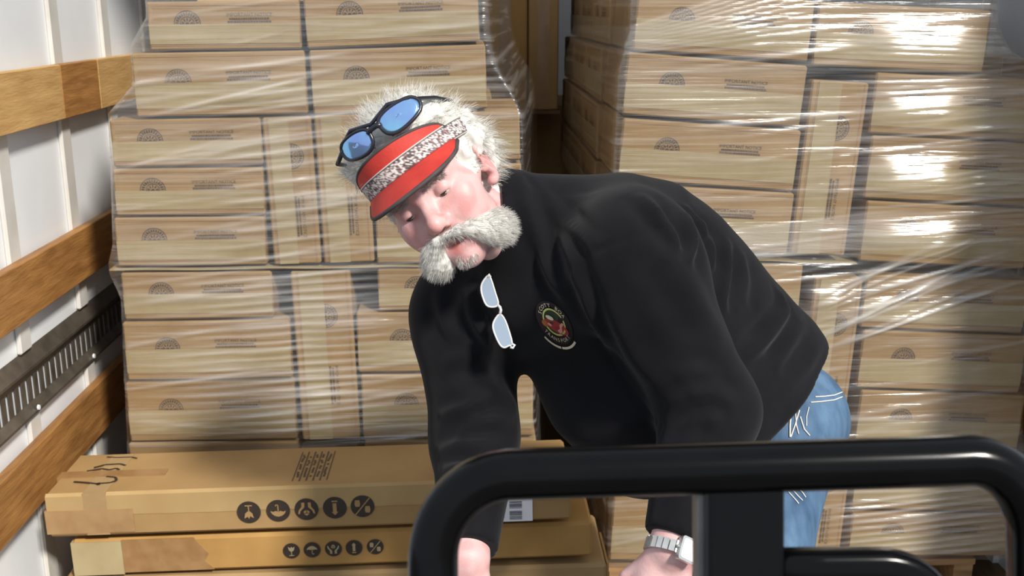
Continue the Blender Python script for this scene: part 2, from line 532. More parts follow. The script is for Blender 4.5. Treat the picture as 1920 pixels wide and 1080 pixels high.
# ---------------------------------------------------------------- stretch film
def film_material():
    m = bpy.data.materials.new('stretch_film')
    m.use_nodes = True
    t = m.node_tree
    t.nodes.remove(t.nodes['Principled BSDF'])
    out = t.nodes['Material Output']
    tr = t.nodes.new('ShaderNodeBsdfTransparent')
    tr.inputs[0].default_value = (1, 0.995, 0.985, 1)
    gl = t.nodes.new('ShaderNodeBsdfGlossy')
    gl.inputs['Roughness'].default_value = 0.24
    gl.inputs['Color'].default_value = (1, 1, 1, 1)
    df = t.nodes.new('ShaderNodeBsdfDiffuse')
    df.inputs[0].default_value = (0.9, 0.88, 0.85, 1)
    tc = t.nodes.new('ShaderNodeTexCoord')
    mp = t.nodes.new('ShaderNodeMapping')
    mp.inputs['Rotation'].default_value = (0, -0.10, 0)
    mp.inputs['Scale'].default_value = (2.2, 2.2, 75)
    t.links.new(tc.outputs['Object'], mp.inputs[0])
    n = t.nodes.new('ShaderNodeTexNoise')
    n.inputs['Scale'].default_value = 1.0
    n.inputs['Detail'].default_value = 5
    n.inputs['Distortion'].default_value = 0.35
    t.links.new(mp.outputs[0], n.inputs['Vector'])
    bp = t.nodes.new('ShaderNodeBump')
    bp.inputs['Strength'].default_value = 0.6
    bp.inputs['Distance'].default_value = 0.007
    t.links.new(n.outputs['Fac'], bp.inputs['Height'])
    t.links.new(bp.outputs[0], gl.inputs['Normal'])
    a = t.nodes.new('ShaderNodeAttribute')
    a.attribute_name = 'fold'
    mr = t.nodes.new('ShaderNodeMapRange')
    mr.inputs[1].default_value = 0.52
    mr.inputs[2].default_value = 0.80
    mr.inputs[3].default_value = 0.0
    mr.inputs[4].default_value = 0.22
    t.links.new(n.outputs['Fac'], mr.inputs[0])
    ad = t.nodes.new('ShaderNodeMath')
    ad.operation = 'MULTIPLY_ADD'
    ad.inputs[1].default_value = 0.60
    t.links.new(a.outputs['Fac'], ad.inputs[0])
    t.links.new(mr.outputs[0], ad.inputs[2])
    ad2 = t.nodes.new('ShaderNodeMath')
    ad2.operation = 'ADD'
    ad2.use_clamp = True
    ad2.inputs[1].default_value = 0.01
    t.links.new(ad.outputs[0], ad2.inputs[0])
    m1 = t.nodes.new('ShaderNodeMixShader')
    t.links.new(ad2.outputs[0], m1.inputs[0])
    t.links.new(tr.outputs[0], m1.inputs[1])
    tl_ = t.nodes.new('ShaderNodeBsdfTranslucent')
    tl_.inputs[0].default_value = (0.9, 0.88, 0.85, 1)
    m0 = t.nodes.new('ShaderNodeMixShader')
    m0.inputs[0].default_value = 0.4
    t.links.new(df.outputs[0], m0.inputs[1])
    t.links.new(tl_.outputs[0], m0.inputs[2])
    t.links.new(m0.outputs[0], m1.inputs[2])
    m2 = t.nodes.new('ShaderNodeMixShader')
    lw = t.nodes.new('ShaderNodeFresnel')
    lw.inputs[0].default_value = 1.5
    sc = t.nodes.new('ShaderNodeMath')
    sc.operation = 'MULTIPLY'
    sc.use_clamp = True
    sc.inputs[1].default_value = FILM_GLOSS
    t.links.new(lw.outputs[0], sc.inputs[0])
    mi = t.nodes.new('ShaderNodeMath')
    mi.operation = 'MINIMUM'
    mi.inputs[1].default_value = 0.26
    t.links.new(sc.outputs[0], mi.inputs[0])
    t.links.new(mi.outputs[0], m2.inputs[0])
    t.links.new(m1.outputs[0], m2.inputs[1])
    t.links.new(gl.outputs[0], m2.inputs[2])
    t.links.new(m2.outputs[0], out.inputs['Surface'])
    return m
FILM_GLOSS = 3.2
M['film'] = film_material()

def film(name, tabL, tabR, z0, z1, label, seed, backL, backR, ridges, bulges=(), load=()):
    """tabL / tabR: (z, x) outline of the load; a skin wrapped round front and both sides"""
    rg = np.random.default_rng(seed)
    nz = int((z1 - z0) / 0.0034)
    zs = np.linspace(z0, z1, nz)
    tl = np.array(sorted(tabL)); tr_ = np.array(sorted(tabR))
    sm = lambda a: np.convolve(np.pad(a, 9, mode='edge'), np.ones(19) / 19, 'valid')
    xl = sm(np.interp(zs, tl[:, 0], tl[:, 1])) - 0.006
    xr = sm(np.interp(zs, tr_[:, 0], tr_[:, 1])) + 0.006
    # never inside the load: outermost carton or sheet edge at every height
    el, er = np.full(nz, 9.0), np.full(nz, -9.0)
    for c in load:
        vv = np.array([c.matrix_world @ v.co for v in c.data.vertices])
        k = (zs > vv[:, 2].min() - 0.004) & (zs < vv[:, 2].max() + 0.004)
        el[k] = np.minimum(el[k], vv[:, 0].min()); er[k] = np.maximum(er[k], vv[:, 0].max())
    dil = lambda a, f: f(np.stack([np.pad(a, 11, mode='edge')[q:q + nz] for q in range(23)]), axis=0)
    xl = np.minimum(xl, sm(np.where(dil(el, np.min) < 8, dil(el, np.min), xl)) - 0.003)
    xr = np.maximum(xr, sm(np.where(dil(er, np.max) > -8, dil(er, np.max), xr)) + 0.003)
    # arc parameter: side left (12), corner (5), front (120), corner (5), side right (12)
    us = []
    for k in range(12): us.append(('L', 1 - k / 12))
    for k in range(5): us.append(('CL', k / 5))
    for k in range(121): us.append(('F', k / 120))
    for k in range(1, 6): us.append(('CR', k / 5))
    for k in range(1, 13): us.append(('R', k / 12))
    n = len(us)
    P = np.zeros((nz, n, 3))
    FR = np.zeros(n)
    yf = YP - 0.010
    rc = 0.018
    for j, (kd, u) in enumerate(us):
        if kd == 'L':
            P[:, j, 0] = xl + backL * u; P[:, j, 1] = yf + rc + 0.95 * u
        elif kd == 'CL':
            a = u * math.pi / 2
            P[:, j, 0] = xl + rc * (1 - math.cos(a)); P[:, j, 1] = yf + rc * (1 - math.sin(a))
        elif kd == 'F':
            P[:, j, 0] = xl + rc + (xr - xl - 2 * rc) * u; P[:, j, 1] = yf; FR[j] = 1
        elif kd == 'CR':
            a = u * math.pi / 2
            P[:, j, 0] = xr - rc * (1 - math.sin(a)); P[:, j, 1] = yf + rc * (1 - math.cos(a))
        else:
            P[:, j, 0] = xr + backR * u; P[:, j, 1] = yf + rc + 0.95 * u
        P[:, j, 2] = zs
    X = P[:, :, 0]; Z = P[:, :, 2]
    dis = np.zeros_like(X)
    fold = np.zeros_like(X)
    def ridge(xc, zc, sl, wd, ln, am, fo):
        d = Z - (zc + sl * (X - xc))
        g = np.exp(-(d / wd) ** 2) * np.exp(-((X - xc) / ln) ** 4)
        dis[...] += am * g
        fold[...] += fo * g
    for xc, zc, sl, wd, ln, am, fo in ridges:
        ridge(xc, zc, sl, wd, ln, am, fo)
    xa, xb = float(xl.mean()), float(xr.mean())
    for _ in range(150):
        ridge(rg.uniform(xa, xb), rg.uniform(z0, z1), rg.normal(0.09, 0.06), rg.uniform(0.003, 0.007), rg.uniform(0.05, 0.3), rg.uniform(0.0006, 0.002), rg.uniform(0.05, 0.55) ** 1.5)
    for px, py, wx, wz, am in bulges:
        c = onY(px, py, YP)
        dis += am * np.exp(-((X - c[0]) / wx) ** 4 - ((Z - c[2]) / wz) ** 2)
    # gentle billow
    bl = 0.004 * np.sin(Z * 9.1 + seed) * np.sin(X * 6.0 + 1.3 * seed) + 0.003 * np.sin(Z * 23 + X * 9)
    P[:, :, 1] -= (dis + np.maximum(bl, -0.004)) * (0.3 + 0.7 * FR)[None, :]
    idx = np.arange(nz * n).reshape(nz, n)
    F4 = np.stack([idx[:-1, :-1], idx[:-1, 1:], idx[1:, 1:], idx[1:, :-1]], -1).reshape(-1, 4)
    me = bpy.data.meshes.new(name)
    me.from_pydata(P.reshape(-1, 3).tolist(), [], F4.tolist())
    me.polygons.foreach_set('use_smooth', [True] * len(me.polygons))
    at_ = me.attributes.new('fold', 'FLOAT', 'POINT')
    at_.data.foreach_set('value', np.clip(fold, 0, 1.2).reshape(-1).astype(np.float32))
    me.materials.append(M['film'])
    o = link(name, me)
    tag(o, label, 'plastic wrap', 'stretch wraps')
    return o

def tab(pts):
    return [(onY(x, y, YP)[2], onY(x, y, YP)[0]) for x, y in pts]
def rpx(x0, y0, x1, y1, wd, am, fo):
    a, b = onY(x0, y0, YP), onY(x1, y1, YP)
    return ((a[0] + b[0]) / 2, (a[2] + b[2]) / 2, (b[2] - a[2]) / (b[0] - a[0]), wd, abs(b[0] - a[0]) / 2 * 1.1, am, fo)

RL = [rpx(330, 205, 575, 145, .004, .002, .8), rpx(330, 210, 900, 150, .003, .002, .5)]
for k in range(14):
    y = 105 + k * 28
    RL.append(rpx(430, y + 22, 640, y - 4, .004, .0018, .55))
for k in range(20):
    y = 515 + k * 15
    RL.append(rpx(380, y + 14, 700, y - 10, .0035, .0018, .5))
RR = []
for k in range(10):
    RR.append(rpx(1170, 100 + k * 3 - k * 8, 1500, 60 + k * 2 - k * 14, .003, .0018, .55))
_r = random.Random(21)
for k in range(15):
    _a, _b = _r.uniform(-8, 8), _r.uniform(-10, 10)
    RR.append(rpx(1530 + _r.uniform(0, 60), 540 + k * 8 + _a, _r.uniform(1740, 1880), 445 + k * 7.5 + _b, _r.uniform(.003, .006), _r.uniform(.001, .0032), _r.uniform(.3, .9)))
for k in range(14):
    RR.append(rpx(1300, 440 + k * 4, 1660, 395 + k * 5, .0028, .0016, .5))
for k in range(9):
    RR.append(rpx(1560, 945 + k * 12, 1880, 905 + k * 13, .004, .002, .6))
for k in range(12):
    RR.append(rpx(1620, 55 + k * 11, 1850, 70 + k * 9, .003, .002, .5))
    RR.append(rpx(1620, 180 + k * 26, 1900, 160 + k * 26, .003, .002, .5))
bpy.context.view_layer.update()
_pieces = [o for o in bpy.data.objects if (o.name.startswith('body') and o.parent and o.parent.name.startswith('carton')) or o.name.startswith('slip_sheet')]
_front = [o for o in _pieces if (o.matrix_world @ o.data.vertices[0].co).y < 2.9]
LOADL = [o for o in _front if (o.matrix_world @ o.data.vertices[0].co).x < 0.2]
LOADR = [o for o in _front if (o.matrix_world @ o.data.vertices[0].co).x > 0.2]
BR = [(1725, 95, .13, .055, .030), (1715, 215, .11, .048, .026), (1710, 335, .11, .052, .030), (1705, 450, .12, .045, .026), (1540, 560, .05, .03, .01), (1340, 60, .09, .03, .007)]
BLL = [(660, 605, .09, .05, .012), (500, 640, .07, .06, .010), (530, 330, .05, .06, .006), (480, 180, .07, .035, .008), (470, 450, .06, .03, .008)]
film('stretch_wrap', tab([(276, -40), (278, 95), (250, 110), (250, 215), (207, 226), (216, 500), (228, 512), (242, 850), (250, 1022)]),
     tab([(915, -40), (918, 60), (930, 120), (975, 200), (981, 215), (984, 500), (1004, 830), (1008, 1015)]),
     0.197, 1.535, 'clear wrinkled stretch wrap around the cartons beside the slatted wall', 3, 0.0, 0.085, RL, BLL, LOADL)
film('stretch_wrap', tab([(1186, -40), (1180, 90), (1162, 110), (1150, 330), (1143, 480), (1138, 1040)]),
     tab([(1862, -40), (1868, 40), (1885, 85), (1926, 140), (1940, 160), (1932, 480), (1918, 620), (1895, 1060)]),
     0.12, 1.535, 'clear shiny stretch wrap around the cartons across the gap', 5, -0.03, 0.01, RR, BR, LOADR)

# ---------------------------------------------------------------- long flat boxes
def long_box(q, Y, D, m, label, name='long_flat_box'):
    TL, TR, BR, BL = [onY(x, y, Y) for x, y in q]
    wv = (TR - TL + BR - BL) / 2
    W = np.linalg.norm(wv)
    H = np.linalg.norm((TL - BL + TR - BR) / 2)
    al = math.atan2(wv[2], wv[0])
    r = tag(empty(name, (BL + BR) / 2, (0, -al, 0)), label, 'box', 'long flat boxes stacked by the wall')
    MB().box(-W / 2, W / 2, 0, D, 0, H, 0.007).build('body', m, r)
    return r, W, H, al

def disc(b, cx, cz, r, y, n=24):
    b.add([(cx + r * math.cos(2 * math.pi * i / n), y, cz + r * math.sin(2 * math.pi * i / n)) for i in range(n)], [tuple(range(n))])

def icon(kind, r, parent, x, z, flip, pale):
    ic = MB()
    disc(ic, 0, 0, r, 0)
    rt_ = (0, math.pi if flip else 0, 0)
    o = ic.build('icon', M['ink_dark'], parent, loc=(x, -0.0022, z), rot=rt_)
    g = MB()
    yy = -0.0006
    P = lambda pts: g.add([(p[0] * r, yy, p[1] * r) for p in pts], [tuple(range(len(pts)))])
    def bar(a, b_, wd):
        dx, dz = b_[0] - a[0], b_[1] - a[1]
        l = math.hypot(dx, dz); nx, nz = -dz / l * wd / 2, dx / l * wd / 2
        P([(a[0] - nx, a[1] - nz), (b_[0] - nx, b_[1] - nz), (b_[0] + nx, b_[1] + nz), (a[0] + nx, a[1] + nz)])
    if kind == 0:      # broken wine glass
        P([(-.38, .55), (-.3, .12), (-.1, -.08), (.12, -.08), (.32, .12), (.40, .55), (.12, .40), (.02, .6), (-.1, .36)])
        bar((0, -.08), (0, -.55), .09); bar((-.3, -.6), (.3, -.6), .1)
    elif kind == 1:    # umbrella
        P([(-.65, .0), (-.55, .25), (-.3, .46), (0, .54), (.3, .46), (.55, .25), (.65, .0), (.42, .09), (.2, .0), (0, .09), (-.2, .0), (-.42, .09)])
        bar((0, .05), (0, -.5), .09); bar((0, -.52), (.16, -.56), .09); bar((.17, -.56), (.2, -.42), .08)
    elif kind == 2:    # two hands round a block
        for s in (-1, 1):
            pts = [(s * .14, -.62), (s * .40, -.62), (s * .40, -.25), (s * .66, .1), (s * .72, .4), (s * .58, .42), (s * .48, .12), (s * .30, -.05), (s * .16, -.2)]
            P(pts if s > 0 else pts[::-1])
        P([(-.24, .18), (0, .04), (.24, .18), (.24, .44), (0, .58), (-.24, .44)])
        h = MB()
        for a, b_ in (((0, .04), (0, .3)), ((0, .3), (-.24, .42)), ((0, .3), (.24, .42))):
            dx, dz = b_[0] - a[0], b_[1] - a[1]; l = math.hypot(dx, dz); nx, nz = -dz / l * .03, dx / l * .03
            h.add([((a[0] - nx) * r, -0.001, (a[1] - nz) * r), ((b_[0] - nx) * r, -0.001, (b_[1] - nz) * r), ((b_[0] + nx) * r, -0.001, (b_[1] + nz) * r), ((a[0] + nx) * r, -0.001, (a[1] + nz) * r)], [(0, 1, 2, 3)])
        h.build('line', M['ink_dark'], o)
    elif kind == 3:    # this way up
        P([(-.16, -.42), (.16, -.42), (.16, .38), (.28, .38), (0, .68), (-.28, .38), (-.16, .38)])
        bar((-.24, -.6), (.24, -.6), .12)
    else:              # two parcels parted by a stripe
        bar((-.62, -.76), (.62, .76), .10)
        for cx, cz in ((-.42, .28), (.42, -.28)):
            P([(cx - .18, cz - .30), (cx + .18, cz - .30), (cx + .24, cz + .05), (cx + .17, cz + .30), (cx - .17, cz + .30), (cx - .24, cz + .05)])
    g.build('pictogram', pale, o)

YLB = 2.17
M['card3_light'] = mat('pale_tan_cardboard', lin(172, 145, 101), 0.65, var=(lin(162, 133, 89), 8, 5), spec=.25)
M['soft_tape'] = mat('glossy_tan_tape', lin(164, 132, 92), .25, var=(lin(148, 115, 78), 22, 6))
b1, W1, H1, al1 = long_box(Q(80, 1072, 92, 1072, 928, 897, 1011, 973), YLB, 0.222, M['card3'], 'long flat tan box, topmost of its stack, taped end against slatted wall')
for k, px in enumerate((468, 523, 576, 629, 681)):
    P_ = onY(px, 963 - k * 1.9, YLB)
    c0 = np.array(b1.location)
    dx = (P_[0] - c0[0]) / math.cos(al1)
    icon((0, 1, 2, 3, 4)[k], 0.0262, b1, dx, (963 - 963) + H1 * 0.46 + k * 0.0012, True, M['card3'])
# tape wraps at the taped end
tp = MB()
tp.box(-W1 / 2 - 0.0012, -W1 / 2 + 0.19, -0.0022, 0.05, H1 * 0.10, H1 * 0.64)
tp.build('tape', M['soft_tape'], b1)
tp = MB()
tp.box(-W1 / 2 + 0.085, -W1 / 2 + 0.135, -0.0017, 0.21, H1 * 0.05, H1 + 0.0021)
tp.build('tape', M['card'], b1)
tp = MB()
tp.box(-W1 / 2 - 0.001, -W1 / 2 + 0.24, 0.085, 0.118, H1 * 0.2, H1 + 0.0024)
tp.build('tape', M['brown_tape'], b1)
# edge of the lid flap along the top front edge
fl = MB()
v, f = [], []
n = 40
rr = random.Random(4)
for i in range(n + 1):
    x = -W1 / 2 + 0.004 + (W1 - 0.008) * i / n
    v += [(x, 0.006, H1 + 0.0016), (x, -0.0012, H1 - 0.004), (x, -0.0012, H1 * 0.50 + rr.uniform(-0.001, 0.001)), (x, 0.0006, H1 * 0.50)]
for i in range(n):
    for k in range(3):
        f.append((4 * i + k, 4 * i + k + 1, 4 * i + 5 + k, 4 * i + 4 + k))
fl.add(v, f).build('lid_flap', M['card3_light'], b1)
# marker scribbles and printed table on the lid
sb = MB()
def stroke(pts, w_=0.003):
    for a, b_ in zip(pts[:-1], pts[1:]):
        dx, dy = b_[0] - a[0], b_[1] - a[1]
        l = math.hypot(dx, dy) + 1e-9
        nx, ny = -dy / l * w_, dx / l * w_
        z = H1 + 0.0032
        sb.add([(a[0] - nx, a[1] - ny, z), (b_[0] - nx, b_[1] - ny, z), (b_[0] + nx, b_[1] + ny, z), (a[0] + nx, a[1] + ny, z)], [(0, 1, 2, 3)])
ox = -W1 / 2
stroke([(ox + .045, .062), (ox + .075, .055), (ox + .10, .047), (ox + .108, .040), (ox + .104, .052)])
stroke([(ox + .10, .047), (ox + .13, .05), (ox + .14, .062), (ox + .132, .078), (ox + .11, .084)])
stroke([(ox + .055, .118), (ox + .085, .128), (ox + .105, .12), (ox + .118, .128), (ox + .128, .118)])
stroke([(ox + .065, .136), (ox + .085, .150), (ox + .12, .152), (ox + .135, .142)])
stroke([(ox + .075, .196), (ox + .10, .19), (ox + .135, .19), (ox + .15, .182)], 0.002)
sb.build('marker_scribble', M['ink_dark'], b1)
tb = MB()
x0 = (onY(545, 905, YLB)[0] - b1.location[0])
rr = random.Random(8)
for k in range(6):
    w_ = 0.0012 if k in (0, 5) else 0.0017
    xx = x0 + k * 0.0152
    tb.add([(xx - w_, 0.03, H1 + 0.001), (xx + w_, 0.03, H1 + 0.001), (xx + w_, 0.19, H1 + 0.001), (xx - w_, 0.19, H1 + 0.001)], [(0, 1, 2, 3)])
    for j in range(12):
        if k < 5 and rr.random() < 0.75:
            ya = 0.05 + j * 0.0105
            xm = xx + rr.uniform(0.003, 0.006)
            tb.add([(xm, ya, H1 + 0.001), (xm + 0.005, ya, H1 + 0.001), (xm + 0.005, ya + 0.008, H1 + 0.001), (xm, ya + 0.008, H1 + 0.001)], [(0, 1, 2, 3)])
tb.build('printed_table', M['ink'], b1)
# shipping label with bar code near the other end
M['paper'] = mat('white_label_paper', lin(236, 236, 238), 0.5, var=(lin(226, 226, 230), 20, 3))
M['bar'] = mat('barcode_ink', lin(70, 70, 78), 0.6, var=(lin(84, 84, 92), 50, 3))
lb = MB()
xa = onY(922, 950, YLB)[0] - b1.location[0]
xb = onY(999, 950, YLB)[0] - b1.location[0]
lab = lb.add([(xa, -0.0018, 0.002), (xb, -0.0018, 0.002), (xb, -0.0018, H1 * 0.86), (xa, -0.0018, H1 * 0.86)], [(0, 1, 2, 3)]).build('shipping_label', M['paper'], b1)
bc = MB()
rr = random.Random(5)
for z0, z1 in ((0.007, 0.027), (0.034, 0.052)):
    z = z0
    while z < z1:
        h = rr.uniform(0.0006, 0.0022)
        bc.add([(xa + .040, -0.0024, z), (xa + .068, -0.0024, z), (xa + .068, -0.0024, z + h), (xa + .040, -0.0024, z + h)], [(0, 1, 2, 3)])
        z += h + rr.uniform(0.0005, 0.0015)
for j in range(9):
    z = 0.005 + j * 0.007
    bc.add([(xa + .012, -0.0024, z), (xa + .012 + rr.uniform(.008, .018), -0.0024, z), (xa + .026, -0.0024, z + .003), (xa + .012, -0.0024, z + .003)], [(0, 1, 2, 3)])
bc.build('bar_code', M['bar'], lab)

b2, W2, H2, al2 = long_box(Q(136, 1112, 140, 1112, 1017, 976, 1077, 1046), YLB + 0.012, 0.245, M['card2'], 'long flat golden box second in its stack with small upright icons')
for k, px in enumerate((546, 585, 625, 664, 704)):
    P_ = onY(px, 1040, YLB)
    icon(k, 0.0188, b2, (P_[0] - b2.location[0]) / math.cos(al2), H2 * 0.50 + k * 0.0006, False, M['tape'])
tp = MB()
tp.box(-W2 / 2 - 0.001, -W2 / 2 + 0.11, -0.0012, 0.06, 0.0, H2 * 0.94)
tp.build('tape', M['tape'], b2)
tp = MB()
rr = random.Random(9)
pts = [(-W2 / 2 + 0.11, H2 * .05), (-W2 / 2 + 0.30 + .01, H2 * .05), (-W2 / 2 + 0.29, H2 * .3), (-W2 / 2 + 0.30, H2 * .5), (-W2 / 2 + 0.28, H2 * .8), (-W2 / 2 + 0.27, H2 * .97), (-W2 / 2 + 0.11, H2 * .97)]
tp.poly(pts, -0.0016, 0.001)
tp.build('torn_tape', M['brown_tape'], b2)
b3, W3, H3, al3 = long_box(Q(120, 1138, 124, 1138, 1088, 1057, 1145, 1116), YLB + 0.008, 0.25, M['card'], 'long flat pale box third in its stack with open end flap')
MB().box(W3 / 2 + 0.001, W3 / 2 + 0.006, 0.01, 0.16, -0.0, H3 * 0.95).build('end_flap', M['card2'], b3)
for k, (z0, z1, lb_) in enumerate(((0.096, 0.182, 'fourth in its stack'), (0.0, 0.093, 'lowest of its stack'))):
    r_ = tag(empty('long_flat_box', (-0.32, YLB + 0.01, z0)), 'long flat tan box, %s, resting near the slatted wall' % lb_, 'box', 'long flat boxes stacked by the wall')
    MB().box(-0.62, 0.60, 0, 0.25, 0, z1 - z0, 0.006).build('body', M['card3'], r_)
    MB().box(-0.621, -0.5, -0.0012, 0.05, 0.002, z1 - z0 - 0.003).build('tape', M['brown_tape'], r_)

# ---------------------------------------------------------------- black lift handle in the foreground
M['black'] = mat('glossy_black_paint', lin(5, 5, 6), 0.16, var=(lin(8, 8, 9), 30, 3), spec=0.18)
M['lit_side_grey'] = mat('lit_post_side', lin(128, 126, 122), 0.4, 0.5, var=(lin(108, 106, 102), 20, 3))  # grey of the post's lit side, put into the colour
M['rubber'] = mat('dark_rubber', lin(26, 26, 26), 0.7, var=(lin(36, 36, 36), 20, 3))
ZH = 0.72
def hp(px, py, dz=0.0):
    return at(px, py, ZH + dz)
def sweep(b, pts, prof, closed=False):
    """sweep a 2-D profile (in-plane offset, depth offset) along points lying in the handle plane"""
    m, n = len(pts), len(prof)
    v = []
    for i in range(m):
        a = pts[(i - 1) % m] if (closed or i > 0) else pts[i]
        c = pts[(i + 1) % m] if (closed or i < m - 1) else pts[i]
        t = (c - a) / np.linalg.norm(c - a)
        s_ = np.cross(t, FW); s_ /= np.linalg.norm(s_)
        for p in prof:
            v.append(pts[i] + s_ * p[0] + FW * p[1])
    f = []
    for i in range(m if closed else m - 1):
        for k in range(n):
            f.append((i * n + k, ((i + 1) % m) * n + k, ((i + 1) % m) * n + (k + 1) % n, i * n + (k + 1) % n))
    if not closed:
        f += [tuple(range(n)), tuple(range(m * n - 1, (m - 1) * n - 1, -1))]
    b.add(v, f)
def rprof(hw, hd, r, n=5):
    out = []
    for cx, cy, a0 in ((hw - r, hd - r, 0), (-hw + r, hd - r, math.pi / 2), (-hw + r, -hd + r, math.pi), (hw - r, -hd + r, 1.5 * math.pi)):
        for i in range(n + 1):
            a = a0 + math.pi / 2 * i / n
            out.append((cx + r * math.cos(a), cy + r * math.sin(a)))
    return out
px2m = ZH / FPX
hroot_p = at(1388, 1500, ZH)
hroot = tag(empty('lift_handle', (hroot_p[0], hroot_p[1], 0)), 'black tubular lift handle with centre post standing before the bending man', 'handle')
Hinv = Matrix.Translation((-hroot_p[0], -hroot_p[1], 0))
def to_local(b):
    b.v = [(v[0] - hroot_p[0], v[1] - hroot_p[1], v[2]) for v in b.v]
    return b
# centre line in pixels
cl = []
def arcpx(cx, cy, rx, ry, a0, a1, n=12):
    for i in range(n + 1):
        a = math.radians(a0 + (a1 - a0) * i / n)
        cl.append((cx + rx * math.cos(a), cy - ry * math.sin(a)))
cl += [(816, 1420), (814, 1300), (813, 1180), (812, 1080)]
arcpx(962, 1047, 150, 158, 180, 94)
for px in (1050, 1200, 1400, 1600, 1750):
    cl.append((px, 889 - (px - 960) * 0.0300))
arcpx(1812, 1006, 128, 144, 92, 0)
cl += [(1942, 1100), (1944, 1200), (1945, 1300), (1945, 1420)]
lo = MB()
sweep(lo, [hp(*p) for p in cl], rprof(47 * px2m, 0.0185, 0.0162, 8))
to_local(lo).build('handle_loop', M['black'], hroot, smooth=True)
lo = MB()
sweep(lo, [hp(816, 1420), hp(1000, 1432), hp(1400, 1432), hp(1945, 1420)], rprof(40 * px2m, 0.016, 0.010))
to_local(lo).build('cross_bar', M['black'], hroot, smooth=True)
lo = MB()
sweep(lo, [hp(1390, 905, .006), hp(1390, 1000, .006), hp(1390, 1440, .006)], rprof(73 * px2m, 0.015, 0.004, 2))
to_local(lo).build('centre_post', M['black'], hroot)
lo = MB()
sweep(lo, [hp(1310, 925, .010), hp(1310, 1100, .010), hp(1310, 1440, .010)], rprof(9 * px2m, 0.008, 0.001, 1))
to_local(lo).build('lit_side_strip', M['lit_side_grey'], hroot)  # grey strip painted as the lit left side of the black post
# curved lever on one side of the post
lv = [(1425, 1063), (1540, 1062), (1620, 1061)]
for i in range(9):
    a = math.radians(90 - 80 * i / 8)
    lv.append((1650 + 100 * math.cos(a), 1141 - 80 * math.sin(a)))
lv += [(1752, 1180), (1752, 1260)]
lo = MB()
sweep(lo, [hp(p[0], p[1], 0.006) for p in lv], rprof(34 * px2m, 0.012, 0.008))
to_local(lo).build('lever', M['black'], hroot, smooth=True)
# mast down to a wheeled foot, below the picture
lo = MB()
pb = at(1394, 1436, ZH)
lo.tube([pb, (pb[0], pb[1] + 0.02, 0.20)], 0.026, 16)
to_local(lo).build('mast', M['black'], hroot, smooth=True)
lo = MB().box(pb[0] - 0.10, pb[0] + 0.10, pb[1] - 0.06, pb[1] + 0.10, 0.07, 0.21, 0.012)
to_local(lo).build('foot_housing', M['black'], hroot)
for s in (-1, 1):
    lo = MB().tube([(pb[0] + s * 0.065, pb[1] + 0.02, 0.08), (pb[0] + s * 0.115, pb[1] + 0.02, 0.08)], 0.08, 24)
    to_local(lo).build('wheel', M['rubber'], hroot)
# ---------------------------------------------------------------- signed-distance modelling
def V3(*a): return np.array(a, float)
def nrm(v): return v / np.linalg.norm(v)
def d_sph(p, c, r): return np.linalg.norm(p - c, axis=1) - r
def d_ell(p, c, r, R=None):
    q = p - c
    if R is not None: q = q @ R
    k0 = np.linalg.norm(q / r, axis=1)
    k1 = np.linalg.norm(q / (np.array(r) ** 2), axis=1) + 1e-9
    return k0 * (k0 - 1) / k1
def d_cap(p, a, b, ra, rb):
    ab = b - a
    t = np.clip(((p - a) @ ab) / (ab @ ab), 0, 1)
    return np.linalg.norm(p - (a + t[:, None] * ab), axis=1) - (ra + (rb - ra) * t)
def smin(a, b, k):
    h = np.clip(0.5 + 0.5 * (b - a) / k, 0, 1)
    return b + (a - b) * h - k * h * (1 - h)
def smax(a, b, k): return -smin(-a, -b, k)
def near(p, fn, c, r):
    """evaluate fn only within r of c"""
    d = np.linalg.norm(p - c, axis=1) - r
    out = d + 0.05
    m = d < 0.05
    if m.any(): out[m] = fn(p[m])
    return out

